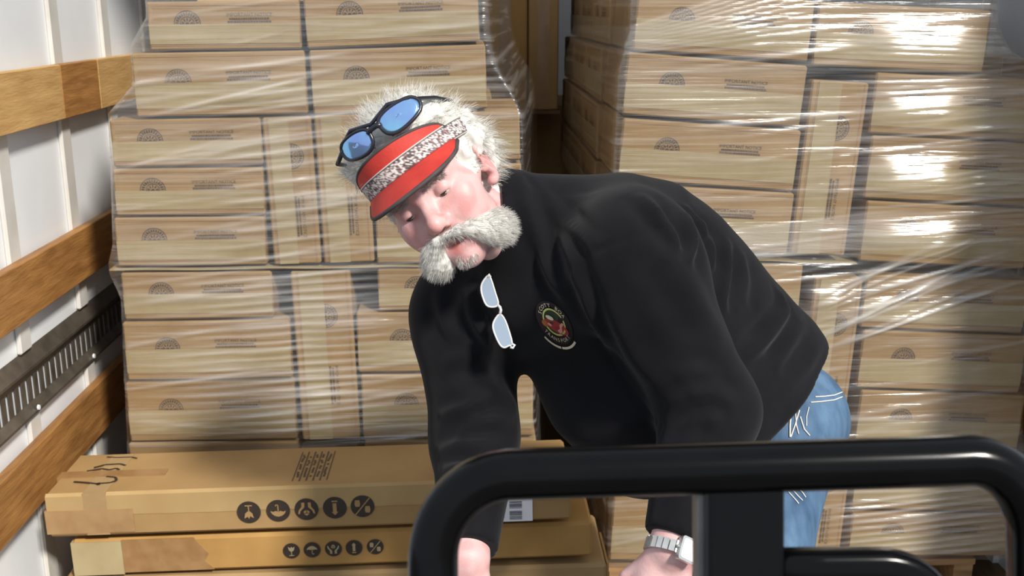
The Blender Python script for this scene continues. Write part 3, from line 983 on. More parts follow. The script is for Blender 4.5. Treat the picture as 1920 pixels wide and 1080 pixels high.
def surface(fn, xs, ys, zs, S=4):
    pad = lambda a: np.concatenate([a, a[-1] + (a[-1] - a[-2]) * np.arange(1, (-(len(a) - 1)) % S + 1)])
    xs, ys, zs = pad(xs), pad(ys), pad(zs)
    nx, ny, nz = len(xs), len(ys), len(zs)
    gx, gy, gz = np.meshgrid(xs[::S], ys[::S], zs[::S], indexing='ij')
    Vc = fn(np.stack([gx.ravel(), gy.ravel(), gz.ravel()], 1)).reshape(gx.shape)
    V = np.repeat(np.repeat(np.repeat(Vc, S, 0), S, 1), S, 2)[:nx, :ny, :nz].astype(np.float32)
    diag = 1.05 * S * math.sqrt(max(np.diff(xs).max(), 0) ** 2 + np.diff(ys).max() ** 2 + np.diff(zs).max() ** 2)
    bd = np.sqrt((np.diff(xs[::S]) ** 2)[:, None, None] + (np.diff(ys[::S]) ** 2)[None, :, None] + (np.diff(zs[::S]) ** 2)[None, None, :])
    mn = np.full(bd.shape, 9.0)
    for i in (0, 1):
        for j in (0, 1):
            for k in (0, 1):
                mn = np.minimum(mn, np.abs(Vc[i:i + bd.shape[0], j:j + bd.shape[1], k:k + bd.shape[2]]))
    act = np.argwhere(mn < bd * 1.15)
    o = np.arange(S + 1)
    oi, oj, ok = [a.ravel() for a in np.meshgrid(o, o, o, indexing='ij')]
    fl = np.zeros(V.shape, bool)
    for c0 in range(0, len(act), 4000):
        A = act[c0:c0 + 4000] * S
        fl[(A[:, 0:1] + oi).ravel(), (A[:, 1:2] + oj).ravel(), (A[:, 2:3] + ok).ravel()] = True
    I = np.argwhere(fl)
    for c0 in range(0, len(I), 400000):
        A = I[c0:c0 + 400000]
        V[A[:, 0], A[:, 1], A[:, 2]] = fn(np.stack([xs[A[:, 0]], ys[A[:, 1]], zs[A[:, 2]]], 1))
    ins = V < 0
    cnt = np.zeros((nx - 1, ny - 1, nz - 1), np.int8)
    for i in (0, 1):
        for j in (0, 1):
            for k in (0, 1):
                cnt += ins[i:nx - 1 + i, j:ny - 1 + j, k:nz - 1 + k]
    C = np.argwhere((cnt > 0) & (cnt < 8))
    cid = np.full(cnt.shape, -1, np.int32)
    cid[C[:, 0], C[:, 1], C[:, 2]] = np.arange(len(C))
    acc = np.zeros((len(C), 3)); num = np.zeros(len(C))
    cor = [(i, j, k) for i in (0, 1) for j in (0, 1) for k in (0, 1)]
    for a in cor:
        for ax in range(3):
            if a[ax] == 0:
                b = list(a); b[ax] = 1
                ia = C + np.array(a); ib = C + np.array(b)
                va = V[ia[:, 0], ia[:, 1], ia[:, 2]]; vb = V[ib[:, 0], ib[:, 1], ib[:, 2]]
                m = (va < 0) != (vb < 0)
                t = (va[m] / (va[m] - vb[m]))[:, None]
                pa = np.stack([xs[ia[m, 0]], ys[ia[m, 1]], zs[ia[m, 2]]], 1)
                pb = np.stack([xs[ib[m, 0]], ys[ib[m, 1]], zs[ib[m, 2]]], 1)
                acc[m] += pa + (pb - pa) * t
                num[m] += 1
    verts = acc / num[:, None]
    faces = []
    for ax in range(3):
        sl0 = [slice(None)] * 3; sl1 = [slice(None)] * 3
        sl0[ax] = slice(0, -1); sl1[ax] = slice(1, None)
        E_ = np.argwhere(ins[tuple(sl0)] != ins[tuple(sl1)])
        b_, c_ = [(1, 2), (2, 0), (0, 1)][ax]
        E_ = E_[(E_[:, b_] > 0) & (E_[:, c_] > 0) & (E_[:, b_] < cnt.shape[b_]) & (E_[:, c_] < cnt.shape[c_])]
        def cell(db, dc):
            q = E_.copy(); q[:, b_] += db; q[:, c_] += dc
            return cid[q[:, 0], q[:, 1], q[:, 2]]
        quad = np.stack([cell(-1, -1), cell(0, -1), cell(0, 0), cell(-1, 0)], 1)
        flip = ~ins[E_[:, 0], E_[:, 1], E_[:, 2]]
        quad[flip] = quad[flip][:, ::-1]
        faces.append(quad)
    F_ = np.concatenate(faces)
    F_ = F_[(F_ >= 0).all(1)]
    return verts, F_

def grid_around(c, r, h):
    return [np.arange(c[k] - r[k], c[k] + r[k] + h, h) for k in range(3)]
def axis(parts):
    """parts: (from, to, step) consecutive"""
    out = [np.array([parts[0][0]])]
    for a, b, h in parts:
        n = max(1, int(round((b - a) / h)))
        out.append(a + (b - a) * np.arange(1, n + 1) / n)
    return np.concatenate(out)

def sdf_obj(name, vf, m, parent, attr=None):
    v, f = vf
    me = bpy.data.meshes.new(name)
    me.vertices.add(len(v)); me.vertices.foreach_set('co', v.astype(np.float32).ravel())
    me.loops.add(f.size); me.loops.foreach_set('vertex_index', f.ravel().astype(np.int32))
    me.polygons.add(len(f))
    me.polygons.foreach_set('loop_start', np.arange(0, f.size, 4, dtype=np.int32))
    me.polygons.foreach_set('loop_total', np.full(len(f), 4, dtype=np.int32))
    me.update(calc_edges=True)
    me.validate()
    me.polygons.foreach_set('use_smooth', [True] * len(me.polygons))
    if attr is not None:
        a = me.attributes.new('tint', 'FLOAT_COLOR', 'POINT')
        a.data.foreach_set('color', np.concatenate([attr, np.ones((len(attr), 1))], 1).astype(np.float32).ravel())
    me.materials.append(m)
    return link(name, me, parent)

def vnormals(v, f):
    n = np.zeros_like(v)
    fn = np.cross(v[f[:, 2]] - v[f[:, 0]], v[f[:, 3]] - v[f[:, 1]])
    for k in range(4): np.add.at(n, f[:, k], fn)
    return n / (np.linalg.norm(n, axis=1)[:, None] + 1e-12)

def relax(v, f, it, lam=0.5, mask=None):
    for _ in range(it):
        s_ = np.zeros_like(v); c_ = np.zeros(len(v))
        for k in range(4):
            a, b = f[:, k], f[:, (k + 1) % 4]
            np.add.at(s_, a, v[b]); np.add.at(c_, a, 1)
            np.add.at(s_, b, v[a]); np.add.at(c_, b, 1)
        t = s_ / np.maximum(c_, 1)[:, None]
        l = lam if mask is None else lam * mask[:, None]
        v = v + l * (t - v)
    return v

# ---------------------------------------------------------------- the man: skeleton
HR = np.array([[.764, -.185, -.618], [-.211, -.977, .031], [.609, -.106, .786]])
_u, _, _v = np.linalg.svd(HR); HR = _u @ _v
HP = V3(-.053, 1.604, 1.238)
def HL(x, y, z): return HP + HR @ V3(x, y, z)          # head-local -> world
PEL = at(1450, 790, 1.97)
NEK = at(1000, 430, 1.71)
SHL = at(1190, 490, 1.575)
SHR = at(872, 588, 1.83)
Uv = nrm(NEK - PEL); TL_ = np.linalg.norm(NEK - PEL)
Sv = SHL - SHR; Sv = nrm(Sv - Uv * (Sv @ Uv))
Nv = nrm(np.cross(Sv, Uv))
if Nv[2] > 0: Nv = -Nv                                  # chest faces down and towards the camera
ELL = at(1332, 768, 1.585); WRL = at(1262, 1026, 1.50)
ELR = at(890, 822, 1.78); WRR = at(876, 1046, 1.62)
PLJ = PEL - RT * .075
HIL = PLJ + Sv * 0.095 - Uv * 0.03; HIR = PLJ - Sv * 0.095 - Uv * 0.03
KNL = at(1405, 1160, 1.78); KNR = at(1345, 1170, 2.02)
ANL = V3(KNL[0] + 0.16, KNL[1] + 0.22, 0.09); ANR = V3(KNR[0] + 0.14, KNR[1] + 0.20, 0.09)

TT = np.array([[-.14, .10, .06, .08], [-.08, .165, .11, .125], [0, .172, .150, .128], [.12, .185, .235, .150], [.25, .188, .295, .158],
               [.38, .19, .275, .165], [.47, .19, .185, .158], [.54, .155, .09, .13], [.60, .10, .065, .09], [.66, .055, .04, .05], [.72, .02, .02, .02]])
TT[:, 0] *= TL_ / 0.61
def torso(p, off):
    q = p - PEL
    t = q @ Uv; a = q @ Sv; b = q @ Nv + 0.028 * np.exp(-((t - 0.42) / 0.2) ** 2)
    w_ = np.interp(t, TT[:, 0], TT[:, 1]) + off
    df = np.interp(t, TT[:, 0], TT[:, 2]) + off
    db = np.interp(t, TT[:, 0], TT[:, 3]) + off
    w_ = np.maximum(w_, .006); d_ = np.maximum(np.where(b > 0, df, db), .006)
    val = ((np.abs(a) / w_) ** 2.3 + (np.abs(b) / d_) ** 2.3) ** (1 / 2.3)
    val = (val - 1) * np.minimum(w_, d_)
    return np.maximum(val, np.maximum(t - 0.70, -t - 0.14))

# ---------------------------------------------------------------- head, local coordinates
def head_local(l):
    ax = np.abs(l[:, 0])
    s_ = l.copy(); s_[:, 0] = ax                        # mirrored half
    d = d_ell(l, V3(0, -.012, .045), (.077, .098, .088))
    d = smin(d, d_ell(l, V3(0, .036, -.030), (.066, .058, .082)), .03)
    d = smin(d, d_ell(l, V3(0, .026, -.078), (.058, .056, .042)), .03)
    d = smin(d, d_sph(l, V3(0, .074, -.100), .021), .025)
    d = smin(d, d_sph(s_, V3(.040, .056, -.038), .026), .022)
    d = smin(d, d_cap(s_, V3(.006, .086, .017), V3(.044, .072, .015), .012, .011), .014)
    d = smin(d, d_cap(s_, V3(.050, .058, -.022), V3(.066, .02, -.012), .014, .012), .02)
    d = smax(d, -d_sph(s_, V3(.033, .100, -.002), .019), .012)
    # nose
    d = smin(d, d_cap(l, V3(0, .087, .010), V3(.001, .106, -.030), .0080, .0100), .009)
    d = smin(d, d_sph(l, V3(.001, .1090, -.0345), .0122), .008)
    d = smin(d, d_sph(s_, V3(.0130, .098, -.0395), .0092), .007)
    d = smax(d, -d_sph(s_, V3(.0065, .105, -.0485), .0042), .003)
    # nasolabial folds
    d = smax(d, -d_cap(s_, V3(.019, .100, -.040), V3(.040, .086, -.072), .0035, .004), .008)
    # eyelids: upper lid low over the eye
    lid = d_sph(s_, V3(.0325, .0755, -.001), .0145)
    ul = smax(lid, -(l[:, 2] + .0075 + 0.10 * (l[:, 1] - .085)), .002)
    ll = smax(lid, (l[:, 2] + .0125), .002)
    d = smin(d, ul, .003); d = smin(d, ll, .004)
    d = smax(d, -(np.maximum(d_ell(s_, V3(.0325, .090, -.0095), (.0140, .012, .0034)), -1)), .0015)
    # bags under the eyes
    d = smin(d, d_cap(s_, V3(.024, .083, -.020), V3(.043, .076, -.018), .004, .003), .008)
    # mouth
    d = smin(d, d_cap(l, V3(-.019, .087, -.082), V3(.019, .087, -.082), .0072, .0072), .008)
    d = smin(d, d_cap(l, V3(-.017, .091, -.066), V3(.017, .091, -.066), .0070, .0070), .008)
    d = smax(d, -d_ell(l, V3(.002, .099, -.0735), (.020, .017, .0055)), .003)
    # ears
    Re = np.array([[.94, 0, .34], [-.30, .42, .86], [-.15, -.91, .40]])
    ear = d_ell(s_, V3(.0795, -.015, -.015), (.0095, .0215, .035), R=np.array([[.93, -.37, 0], [.37, .93, 0], [0, 0, 1.]]).T)
    ear = smax(ear, -d_ell(s_, V3(.0885, -.008, -.012), (.0085, .012, .020)), .004)
    ear = smin(ear, d_sph(s_, V3(.0755, -.004, -.044), .0085), .006)
    ear = smin(ear, d_sph(s_, V3(.0780, .003, -.022), .0055), .005)
    d = smin(d, ear, .006)
    return d
NK1 = HL(0, -.035, -.055)
NK2 = HL(0, -.005, -.085)
def neck(p):
    d = d_cap(p, NK1, NEK - Uv * 0.03, .056, .060)
    return smin(d, d_cap(p, NK2, NEK + Nv * 0.015 - Uv * 0.04, .034, .042), .03)

def hand(p, Wp, Kp, side, nb):
    """side: direction of the thumb; nb: out of the back of the hand"""
    d_ = nrm(Kp - Wp)
    tw = nrm(side - d_ * (side @ d_)); n_ = nb - d_ * (nb @ d_) - tw * (nb @ tw); n_ = nrm(n_)
    out = None
    for k, (o, L) in enumerate(((.033, .074), (.011, .084), (-.011, .077), (-.031, .060))):
        mcp = Wp + d_ * (.095 - .006 * abs(k - 1)) + tw * o
        base = Wp + tw * o * 0.45
        c = d_cap(p, base, mcp, .0165, .0125)
        out = c if out is None else smin(out, c, .012)
    fin = None
    for k, (o, L) in enumerate(((.033, .074), (.011, .084), (-.011, .077), (-.031, .060))):
        a = Wp + d_ * (.095 - .006 * abs(k - 1)) + tw * o
        ang = math.radians(18 + 4 * k)
        r = .0098 - .0008 * (k == 3)
        f = None
        for s_, inc in ((.46, 30), (.31, 38), (.23, 28)):
            dr = d_ * math.cos(ang) - n_ * math.sin(ang) + tw * o * 1.5
            b = a + nrm(dr) * L * s_
            c = d_cap(p, a, b, r, r * 0.93)
            f = c if f is None else smin(f, c, .003)
            a = b; r *= .93; ang += math.radians(inc)
        out = smin(out, f, .006)
    # thumb from the side of the palm
    t0 = Wp + d_ * .028 + tw * .024 - n_ * .006
    t1 = t0 + nrm(d_ * .75 + tw * .55 - n_ * .35) * .044
    t2 = t1 + nrm(d_ * .92 + tw * .22 - n_ * .30) * .032
    t3 = t2 + nrm(d_ * .97 - tw * .05 - n_ * .25) * .025
    th = smin(smin(d_cap(p, t0, t1, .0165, .0125), d_cap(p, t1, t2, .0122, .0108), .004), d_cap(p, t2, t3, .0108, .009), .003)
    return smin(out, th, .012)
KL = at(1236, 1135, 1.50); KR = at(856, 1150, 1.60)
HNL = -FW * 0.9 + RT * 0.25 + UP * 0.2
HNR = -FW * 0.8 - RT * 0.5
def body_sdf(p):
    d = near(p, lambda q: smax(torso(q, -.055), .12 - (q - PEL) @ Uv, .03), PEL + Uv * .3, .62)
    d = smin(d, d_cap(p, PLJ - Uv * .02, PEL + Uv * .16, .09, .10), .05)
    for a, b, ra, rb in ((SHL, ELL, .060, .044), (ELL, WRL, .046, .030), (SHR, ELR, .060, .046), (ELR, WRR, .046, .030)):
        d = smin(d, d_cap(p, a, b, ra, rb), .02)
    for a, b, ra, rb in ((HIL, KNL, .085, .058), (KNL, ANL, .056, .040), (HIR, KNR, .085, .058), (KNR, ANR, .056, .040)):
        d = smin(d, d_cap(p, a, b, ra, rb), .03)
    for A in (ANL, ANR):
        d = smin(d, d_cap(p, A + V3(.03, .03, -.04), A + V3(-.10, -.12, -.052), .035, .028), .02)
    d = smin(d, neck(p), .025)
    d = smin(d, near(p, lambda q: head_local((q - HP) @ HR), HP, .17), .014)
    wr = .026
    d = smin(d, near(p, lambda q: smin(hand(q, WRL, KL, -RT, HNL), d_cap(q, WRL + nrm(ELL - WRL) * .04, WRL, .031, .029), .015), WRL, .26), .012)
    d = smin(d, near(p, lambda q: smin(hand(q, WRR, KR, RT, HNR), d_cap(q, WRR + nrm(ELR - WRR) * .04, WRR, .031, .029), .015), WRR, .26), .012)
    return d

hx = [HL(x, y, z) for x in (-.1, .1) for y in (-.12, .13) for z in (-.13, .14)]
hmin, hmax = np.min(hx, 0), np.max(hx, 0)
xs = axis([(hmin[0] - .30, hmin[0] + .02, .010), (hmin[0] + .02, hmax[0] - .005, .0024), (hmax[0] - .005, .17, .008), (.17, .34, .0034), (.34, .75, .011)])
ys = axis([(1.16, 1.42, .004), (1.42, 1.70, .0026), (1.70, 2.55, .011)])
zs = axis([(-.02, .48, .012), (.48, .84, .0034), (.84, hmin[2] + .02, .010), (hmin[2] + .02, hmax[2] + .01, .0024)])
bv, bf = surface(body_sdf, xs, ys, zs)
bl = (bv - HP) @ HR                                     # head-local coordinates of every body vertex
# skin tint
tint = np.tile(np.array(lin(206, 166, 164)[:3]), (len(bv), 1))
def blend(mask, colr):
    global tint
    mask = np.clip(mask, 0, 1)[:, None]
    tint = tint * (1 - mask) + np.array(lin(*colr)[:3]) * mask
g = lambda c, r: np.exp(-(np.linalg.norm((bl * np.array([1, 1, 1])) - np.array(c), axis=1) / r) ** 2)
inh = (np.linalg.norm(bl, axis=1) < .16)
for sx in (-1, 1):
    blend(g((sx * .045, .075, -.035), .026) * .6, (200, 128, 124))
    blend(g((sx * .082, -.008, -.016), .022) * .75, (200, 112, 108))
blend(g((0, .112, -.042), .017) * .65, (218, 140, 128))
blend(g((0, .098, -.0735), .013) * .8, (172, 88, 84))
blend(g((0, .096, -.083), .011) * .8, (196, 104, 96))
hand_m = (bv[:, 2] < .84) & (bv[:, 1] < 1.6)
nz_ = np.array([noise.noise(Vector((float(q[0]) * 55, float(q[1]) * 55, float(q[2]) * 55))) if (h or i) else 0.0 for q, h, i in zip(bv, hand_m, inh)])
blend(np.clip(nz_ * 1.2, 0, .35), (196, 130, 128))
blend(np.clip(-nz_ * 1.0, 0, .25), (220, 186, 184))
# hair-covered scalp is pale
x_, y_, z_ = bl[:, 0], bl[:, 1], bl[:, 2]
ear_zone = (np.abs(x_) > .064) & (y_ > -.038) & (y_ < .008) & (z_ > -.062) & (z_ < .019)
scalp = inh & (((z_ > .062) & (y_ < .072)) | ((z_ > .010) & (y_ < .030) & (np.abs(x_) > .04)) | ((np.abs(x_) > .052) & (z_ > -.016) & (y_ > .004) & (y_ < .042))
               | ((y_ < -.030) & (z_ > -.070))) & ~ear_zone
blend(scalp * .95, (240, 237, 231))
M['skin'] = mat('skin', (1, 1, 1, 1), 0.48, bump=(220, 0.12), attr='tint', spec=0.4)
_b = M['skin'].node_tree.nodes['Principled BSDF']
_b.inputs['Subsurface Weight'].default_value = 0.06
_b.inputs['Subsurface Radius'].default_value = (0.012, 0.005, 0.003)
_b.inputs['Subsurface Scale'].default_value = 0.6

man = tag(empty('person', (float(PEL[0]), float(PEL[1]), 0)), 'bending man in red visor, black long-sleeved shirt and blue jeans, reaching down', 'person')
MOFF = V3(PEL[0], PEL[1], 0)
def mparent(o):
    o.parent = man
    o.matrix_parent_inverse = Matrix.Translation((-float(PEL[0]), -float(PEL[1]), 0))
    return o
bv2 = relax(bv, bf, 1, .35)
body = mparent(sdf_obj('body', (bv2, bf), M['skin'], None, tint))
body['label'] = 'ruddy pale skin of face, neck and hands'

# eyes
M['eye'] = mat('eye_white', lin(206, 196, 188), 0.15, var=(lin(190, 176, 168), 60, 2))
M['iris'] = mat('iris', lin(52, 44, 38), 0.1, var=(lin(36, 30, 26), 90, 2))
for sx in (-1, 1):
    e = MB()
    c = V3(sx * .0325, .0755, -.001)
    for i in range(9):
        for j in range(16):
            a = math.pi * i / 8; b_ = 2 * math.pi * j / 16
            e.v.append(tuple(HP + HR @ (c + .0125 * V3(math.sin(a) * math.cos(b_), math.cos(a), math.sin(a) * math.sin(b_)))))
    for i in range(8):
        for j in range(16):
            e.f.append((i * 16 + j, (i + 1) * 16 + j, (i + 1) * 16 + (j + 1) % 16, i * 16 + (j + 1) % 16))
    eo = mparent(e.build('eye', M['eye'], None, smooth=True))
    ir = MB()
    g0 = nrm(V3(-.05, .90, -.42))
    s0 = V3(1, 0, 0); t0 = np.cross(g0, s0)
    ir.v = [tuple(HP + HR @ (c + g0 * .0110 + 0.0062 * (math.cos(k * .3927) * s0 + math.sin(k * .3927) * t0))) for k in range(16)] + [tuple(HP + HR @ (c + g0 * .0132))]
    ir.f = [(k, (k + 1) % 16, 16) for k in range(16)]
    io = ir.build('iris', M['iris'], None, smooth=True)
    io.parent = eo; io.matrix_parent_inverse = Matrix.Translation((-float(PEL[0]), -float(PEL[1]), 0)) @ Matrix.Identity(4)
    io.matrix_parent_inverse = Matrix.Identity(4)

# ---------------------------------------------------------------- strands (hair, moustache, brows)
def strands(name, roots, dirs, lens, wid, bend, cols, m, seg=4, curl=0.25, seed=1):
    rg = np.random.default_rng(seed)
    N = len(roots)
    d = dirs / np.linalg.norm(dirs, axis=1)[:, None]
    pts = [roots]
    cur = d.copy()
    cd = rg.normal(size=(N, 3)) * curl
    for k in range(seg):
        cur = cur + bend / seg + cd / seg * (1 if k % 2 == 0 else -.4)
        cur /= np.linalg.norm(cur, axis=1)[:, None]
        pts.append(pts[-1] + cur * (lens / seg)[:, None])
    V_, F_ = [], []
    ref = np.where(np.abs(d[:, 2:3]) < .8, np.array([[0, 0, 1.]]), np.array([[1., 0, 0]]))
    sx = np.cross(d, ref); sx /= np.linalg.norm(sx, axis=1)[:, None]
    sy = np.cross(d, sx)
    for k in range(seg + 1):
        r = wid[:, None] * (1.0 - 0.85 * (k / seg) ** 1.5)
        for a in (0, 2.094, 4.189):
            V_.append(pts[k] + r * (math.cos(a) * sx + math.sin(a) * sy))
    V_ = np.stack(V_, 1).reshape(-1, 3)
    n3 = 3 * (seg + 1)
    base = (np.arange(N) * n3)[:, None]
    for k in range(seg):
        for a in range(3):
            F_.append(base + np.array([[3 * k + a, 3 * k + (a + 1) % 3, 3 * k + 3 + (a + 1) % 3, 3 * k + 3 + a]]))
    F_ = np.concatenate(F_)
    o = sdf_obj(name, (V_, F_), m, None, np.repeat(cols, n3, 0))
    return mparent(o)
M['hair'] = mat('white_hair', (1, 1, 1, 1), 0.45, attr='tint', spec=0.3, var=((.95, .95, .95, 1), 30, 2))
_t = M['hair'].node_tree
_tl = _t.nodes.new('ShaderNodeBsdfTranslucent')
_at = [n for n in _t.nodes if n.type == 'ATTRIBUTE'][0]
_t.links.new(_at.outputs['Color'], _tl.inputs[0])
_mx = _t.nodes.new('ShaderNodeMixShader')
_mx.inputs[0].default_value = 0.35
_t.links.new(_t.nodes['Principled BSDF'].outputs[0], _mx.inputs[1])
_t.links.new(_tl.outputs[0], _mx.inputs[2])
_t.links.new(_mx.outputs[0], _t.nodes['Material Output'].inputs['Surface'])
def hair_cols(n, dark, rg):
    c = np.array(lin(250, 248, 243)[:3])[None] * rg.uniform(.85, 1.0, (n, 1))
    k = rg.random(n) < dark
    c[k] = np.array(lin(205, 200, 192)[:3]) * rg.uniform(.7, 1.2, (k.sum(), 1))
    return c
bn = vnormals(bv2, bf)
def pick(mask, n, rg):
    i = np.flatnonzero(mask)
    j = rg.choice(i, n)
    return j
rg = np.random.default_rng(5)
# soft mass of hair over the skull, then strands
def hair_mass(p):
    l = (p - HP) @ HR
    q = l.copy(); q[:, 0] = np.abs(q[:, 0])
    back = smax(d_ell(l, V3(.004, -.038, .018), (.100, .094, .100)), l[:, 1] + .004 - .25 * np.maximum(l[:, 2] - .03, 0), .012)
    back = smax(back, -(l[:, 2] + .050), .02)
    top_ = smax(d_ell(l, V3(0, -.012, .066), (.088, .092, .083)), -(l[:, 2] - .078 + .35 * np.minimum(l[:, 1], .0)), .012)
    top_ = smax(top_, l[:, 1] - .066, .015)
    side = smax(d_ell(q, V3(.064, .020, .022), (.022, .022, .040)), l[:, 2] - .040, .006)
    d = smin(smin(back, top_, .02), side, .012)
    d = smin(d, d_ell(l, V3(-.080, .012, .094), (.020, .022, .018)), .015)
    d = smax(d, -d_ell(q, V3(.088, -.006, -.034), (.034, .026, .036)), .010)
    return d
hv, hf = surface(hair_mass, *grid_around(HL(0, -.03, .03), (.19, .19, .19), .0034))
hn_ = vnormals(hv, hf)
hl = (hv - HP) @ HR
cl_ = np.array([noise.noise(Vector((float(q[0]) * 45, float(q[1]) * 45, float(q[2]) * 45))) + .5 * noise.noise(Vector((float(q[0]) * 130, float(q[1]) * 130, float(q[2]) * 130))) for q in hl])
hv2 = hv + hn_ * (cl_ * .0075)[:, None]
mparent(sdf_obj('hair_mass', (hv2, hf), M['hair'], None, np.tile(np.array(lin(244, 242, 236)[:3]), (len(hv), 1))))['label'] = 'soft white mass of hair'
jh = rg.integers(0, len(hv), 9000)
js = pick(scalp & (y_ > -.01), 2500, rg)
root = np.concatenate([hv2[jh] - hn_[jh] * .003, bv2[js]])
nrm_ = np.concatenate([hn_[jh], bn[js]]) @ HR
lp = np.concatenate([hl[jh], bl[js]])
top = np.clip((lp[:, 2] - .05) / .05, 0, 1)[:, None]
flow = nrm_ * .55 + np.array([[0, -.55, .05]]) + np.array([[0, .25, .30]]) * top * (lp[:, 1:2] > -.02) + np.array([[0, -.1, -.55]]) * (1 - top)
cv = np.array([noise.noise_vector(Vector((float(q[0]) * 42, float(q[1]) * 42, float(q[2]) * 42))) for q in lp])
flow = flow + cv * .95 + rg.normal(size=flow.shape) * .14
ln2 = rg.uniform(.014, .034, len(root)) * np.where((lp[:, 1] > .0) & (lp[:, 2] < .045), .5, 1.0)
strands('hair', root, flow @ HR.T, ln2, np.full(len(root), .00032), (np.array([[0, -.35, -.30]]) @ HR.T), hair_cols(len(root), .15, rg), M['hair'], curl=.5, seed=2)['label'] = 'tousled white hair'
# brows
for sx in (-1, 1):
    bm_ = inh & (np.abs(z_ - .0165) < .006) & (x_ * sx > .010) & (x_ * sx < .050) & (y_ > .05)
    j = pick(bm_, 170, rg)
    fl_ = np.stack([np.full(len(j), sx * .9), np.full(len(j), .45), np.full(len(j), .05)], 1) + rg.normal(size=(len(j), 3)) * .25
    strands('eyebrow', bv2[j], fl_ @ HR.T, rg.uniform(.008, .014, len(j)), np.full(len(j), .0003), (np.array([[0, -.2, -.2]]) @ HR.T), hair_cols(len(j), .3, rg) * .75, M['hair'], seg=3, seed=3)

# moustache and chin tuft: soft core plus strands
MN = [((.002, .105, -.0555), .0058), ((.017, .101, -.0595), .0078), ((.034, .090, -.071), .0125), ((.047, .073, -.087), .023), ((.052, .062, -.095), .0285)]
MF = [((-.002, .105, -.0555), .0058), ((-.017, .103, -.0565), .0085), ((-.031, .095, -.065), .0150), ((-.041, .083, -.080), .0225), ((-.042, .077, -.088), .0225)]
MC0 = [((.0, .104, -.058), .0085), ((.018, .103, -.060), .0115), ((.036, .096, -.067), .0165), ((.056, .083, -.076), .0235), ((.075, .068, -.083), .0285), ((.088, .056, -.086), .0285)]
def must_core(sx):
    def fn(p):
        l = (p - HP) @ HR
        d = None
        Q_ = MN if sx > 0 else MF
        for (a, ra), (b_, rb) in zip(Q_[:-1], Q_[1:]):
            c = d_cap(l, V3(*a), V3(*b_), ra, rb)
            d = c if d is None else smin(d, c, .006)
        return d
    return fn
def must_all(p): return smin(must_core(1)(p), must_core(-1)(p), .004)
def tuft(p):
    l = (p - HP) @ HR
    return smin(d_ell(l, V3(-.003, .090, -.094), (.014, .0065, .009)), d_ell(l, V3(-.002, .089, -.103), (.019, .0075, .009)), .006)
for nm, fn, cc, rr_, lab_ in (('moustache', must_all, HL(0, .08, -.075), (.16, .16, .16), 'very bushy white walrus moustache'), ('chin_tuft', tuft, HL(0, .095, -.105), (.05, .05, .05), 'short white tuft under the lip')):
    v, f = surface(fn, *grid_around(cc, rr_, .003))
    n_ = vnormals(v, f)
    core = v - n_ * .0012 + n_ * (np.array([noise.noise(Vector((float(q[0]) * 160, float(q[1]) * 160, float(q[2]) * 160))) for q in v]) * .0022)[:, None]
    big = nm == 'moustache'
    N = 7000 if big else 700
    jj = rg.integers(0, len(v), N)
    l = (v[jj] - HP) @ HR
    ax_ = np.stack([np.sign(l[:, 0]) * np.clip(np.abs(l[:, 0]) / .03, .25, 1), np.full(N, -.12), np.full(N, -.45)], 1) if big else np.stack([np.zeros(N), np.full(N, .2), np.full(N, -1.)], 1)
    cl_ = np.array([noise.noise_vector(Vector((float(q[0]) * 90, float(q[1]) * 90, float(q[2]) * 90))) for q in l])
    fl_ = ax_ * .8 + (n_[jj] @ HR) * .24 + cl_ * .40 + rg.normal(size=(N, 3)) * .16
    c_ = hair_cols(N, .05 if big else .45, rg)
    if big:
        mid = (np.abs(l[:, 0]) < .024)
        c_[mid] *= rg.uniform(.55, 1., (mid.sum(), 1))
    o = strands(nm, v[jj] - n_[jj] * .002, fl_ @ HR.T, rg.uniform(.008, .016, N) if big else rg.uniform(.006, .010, N), np.full(N, .00024), np.array([[0, 0, -.3]]), c_, M['hair'], seg=3, seed=9)
    o['label'] = lab_
    co = mparent(sdf_obj('whisker_mass', (core, f), M['hair'], None, np.tile(np.array(lin(246, 244, 238)[:3]), (len(v), 1))))
# ---------------------------------------------------------------- clothes
def shirt_sdf(p):
    d = torso(p, 0.006)
    for a, b, ra, rb in ((SHL, ELL, .088, .070), (SHR, ELR, .088, .072)):
        d = smin(d, d_cap(p, a, b, ra, rb), .028)
    for a, b, ra, rb in ((ELL, WRL, .070, .046), (ELR, WRR, .070, .046)):
        d = smin(d, d_cap(p, a, b, ra, rb), .03)
    # shoulders / upper back
    d = smin(d, d_cap(p, SHL - Uv * .01, SHR - Uv * .01, .082, .085), .06)
    d = smin(d, d_cap(p, SHL - Nv * .07 - Sv * .05, SHR - Nv * .07 + Sv * .05, .07, .07), .08)
    # collar follows the neck for a little way
    d = smin(d, d_cap(p, NEK - Uv * .06, NEK + (NK1 - NEK) * .42, .090, .074), .04)
    # neck hole
    d = smax(d, -d_cap(p, NEK - Uv * .02, NEK + (NK1 - NEK) * 1.5, .059, .066), .005)
    cp = nrm(NK1 - NEK)
    d = smax(d, (p - (NEK + (NK1 - NEK) * .30)) @ cp - .0, .006) if False else d
    # cuffs end at the wrists
    for W_, E_ in ((WRL, ELL), (WRR, ELR)):
        ax_ = nrm(W_ - E_)
        cut = (p - W_) @ ax_ + .012
        nearw = np.linalg.norm(p - W_, axis=1) < .09
        d = np.where(nearw, np.maximum(d, cut), d)
    # hem
    hn = nrm(RT * -.52 + UP * .83 - FW * .32)
    hd = -((p - at(1480, 757, 1.765)) @ hn)
    return smax(d, hd, .008)
sx0 = at(700, 600, 1.85); 
xs = np.arange(-.26, .68, .0052); ys = np.arange(1.22, 2.22, .0052); zs = np.arange(.60, 1.52, .0052)
sv, sf = surface(shirt_sdf, xs, ys, zs)
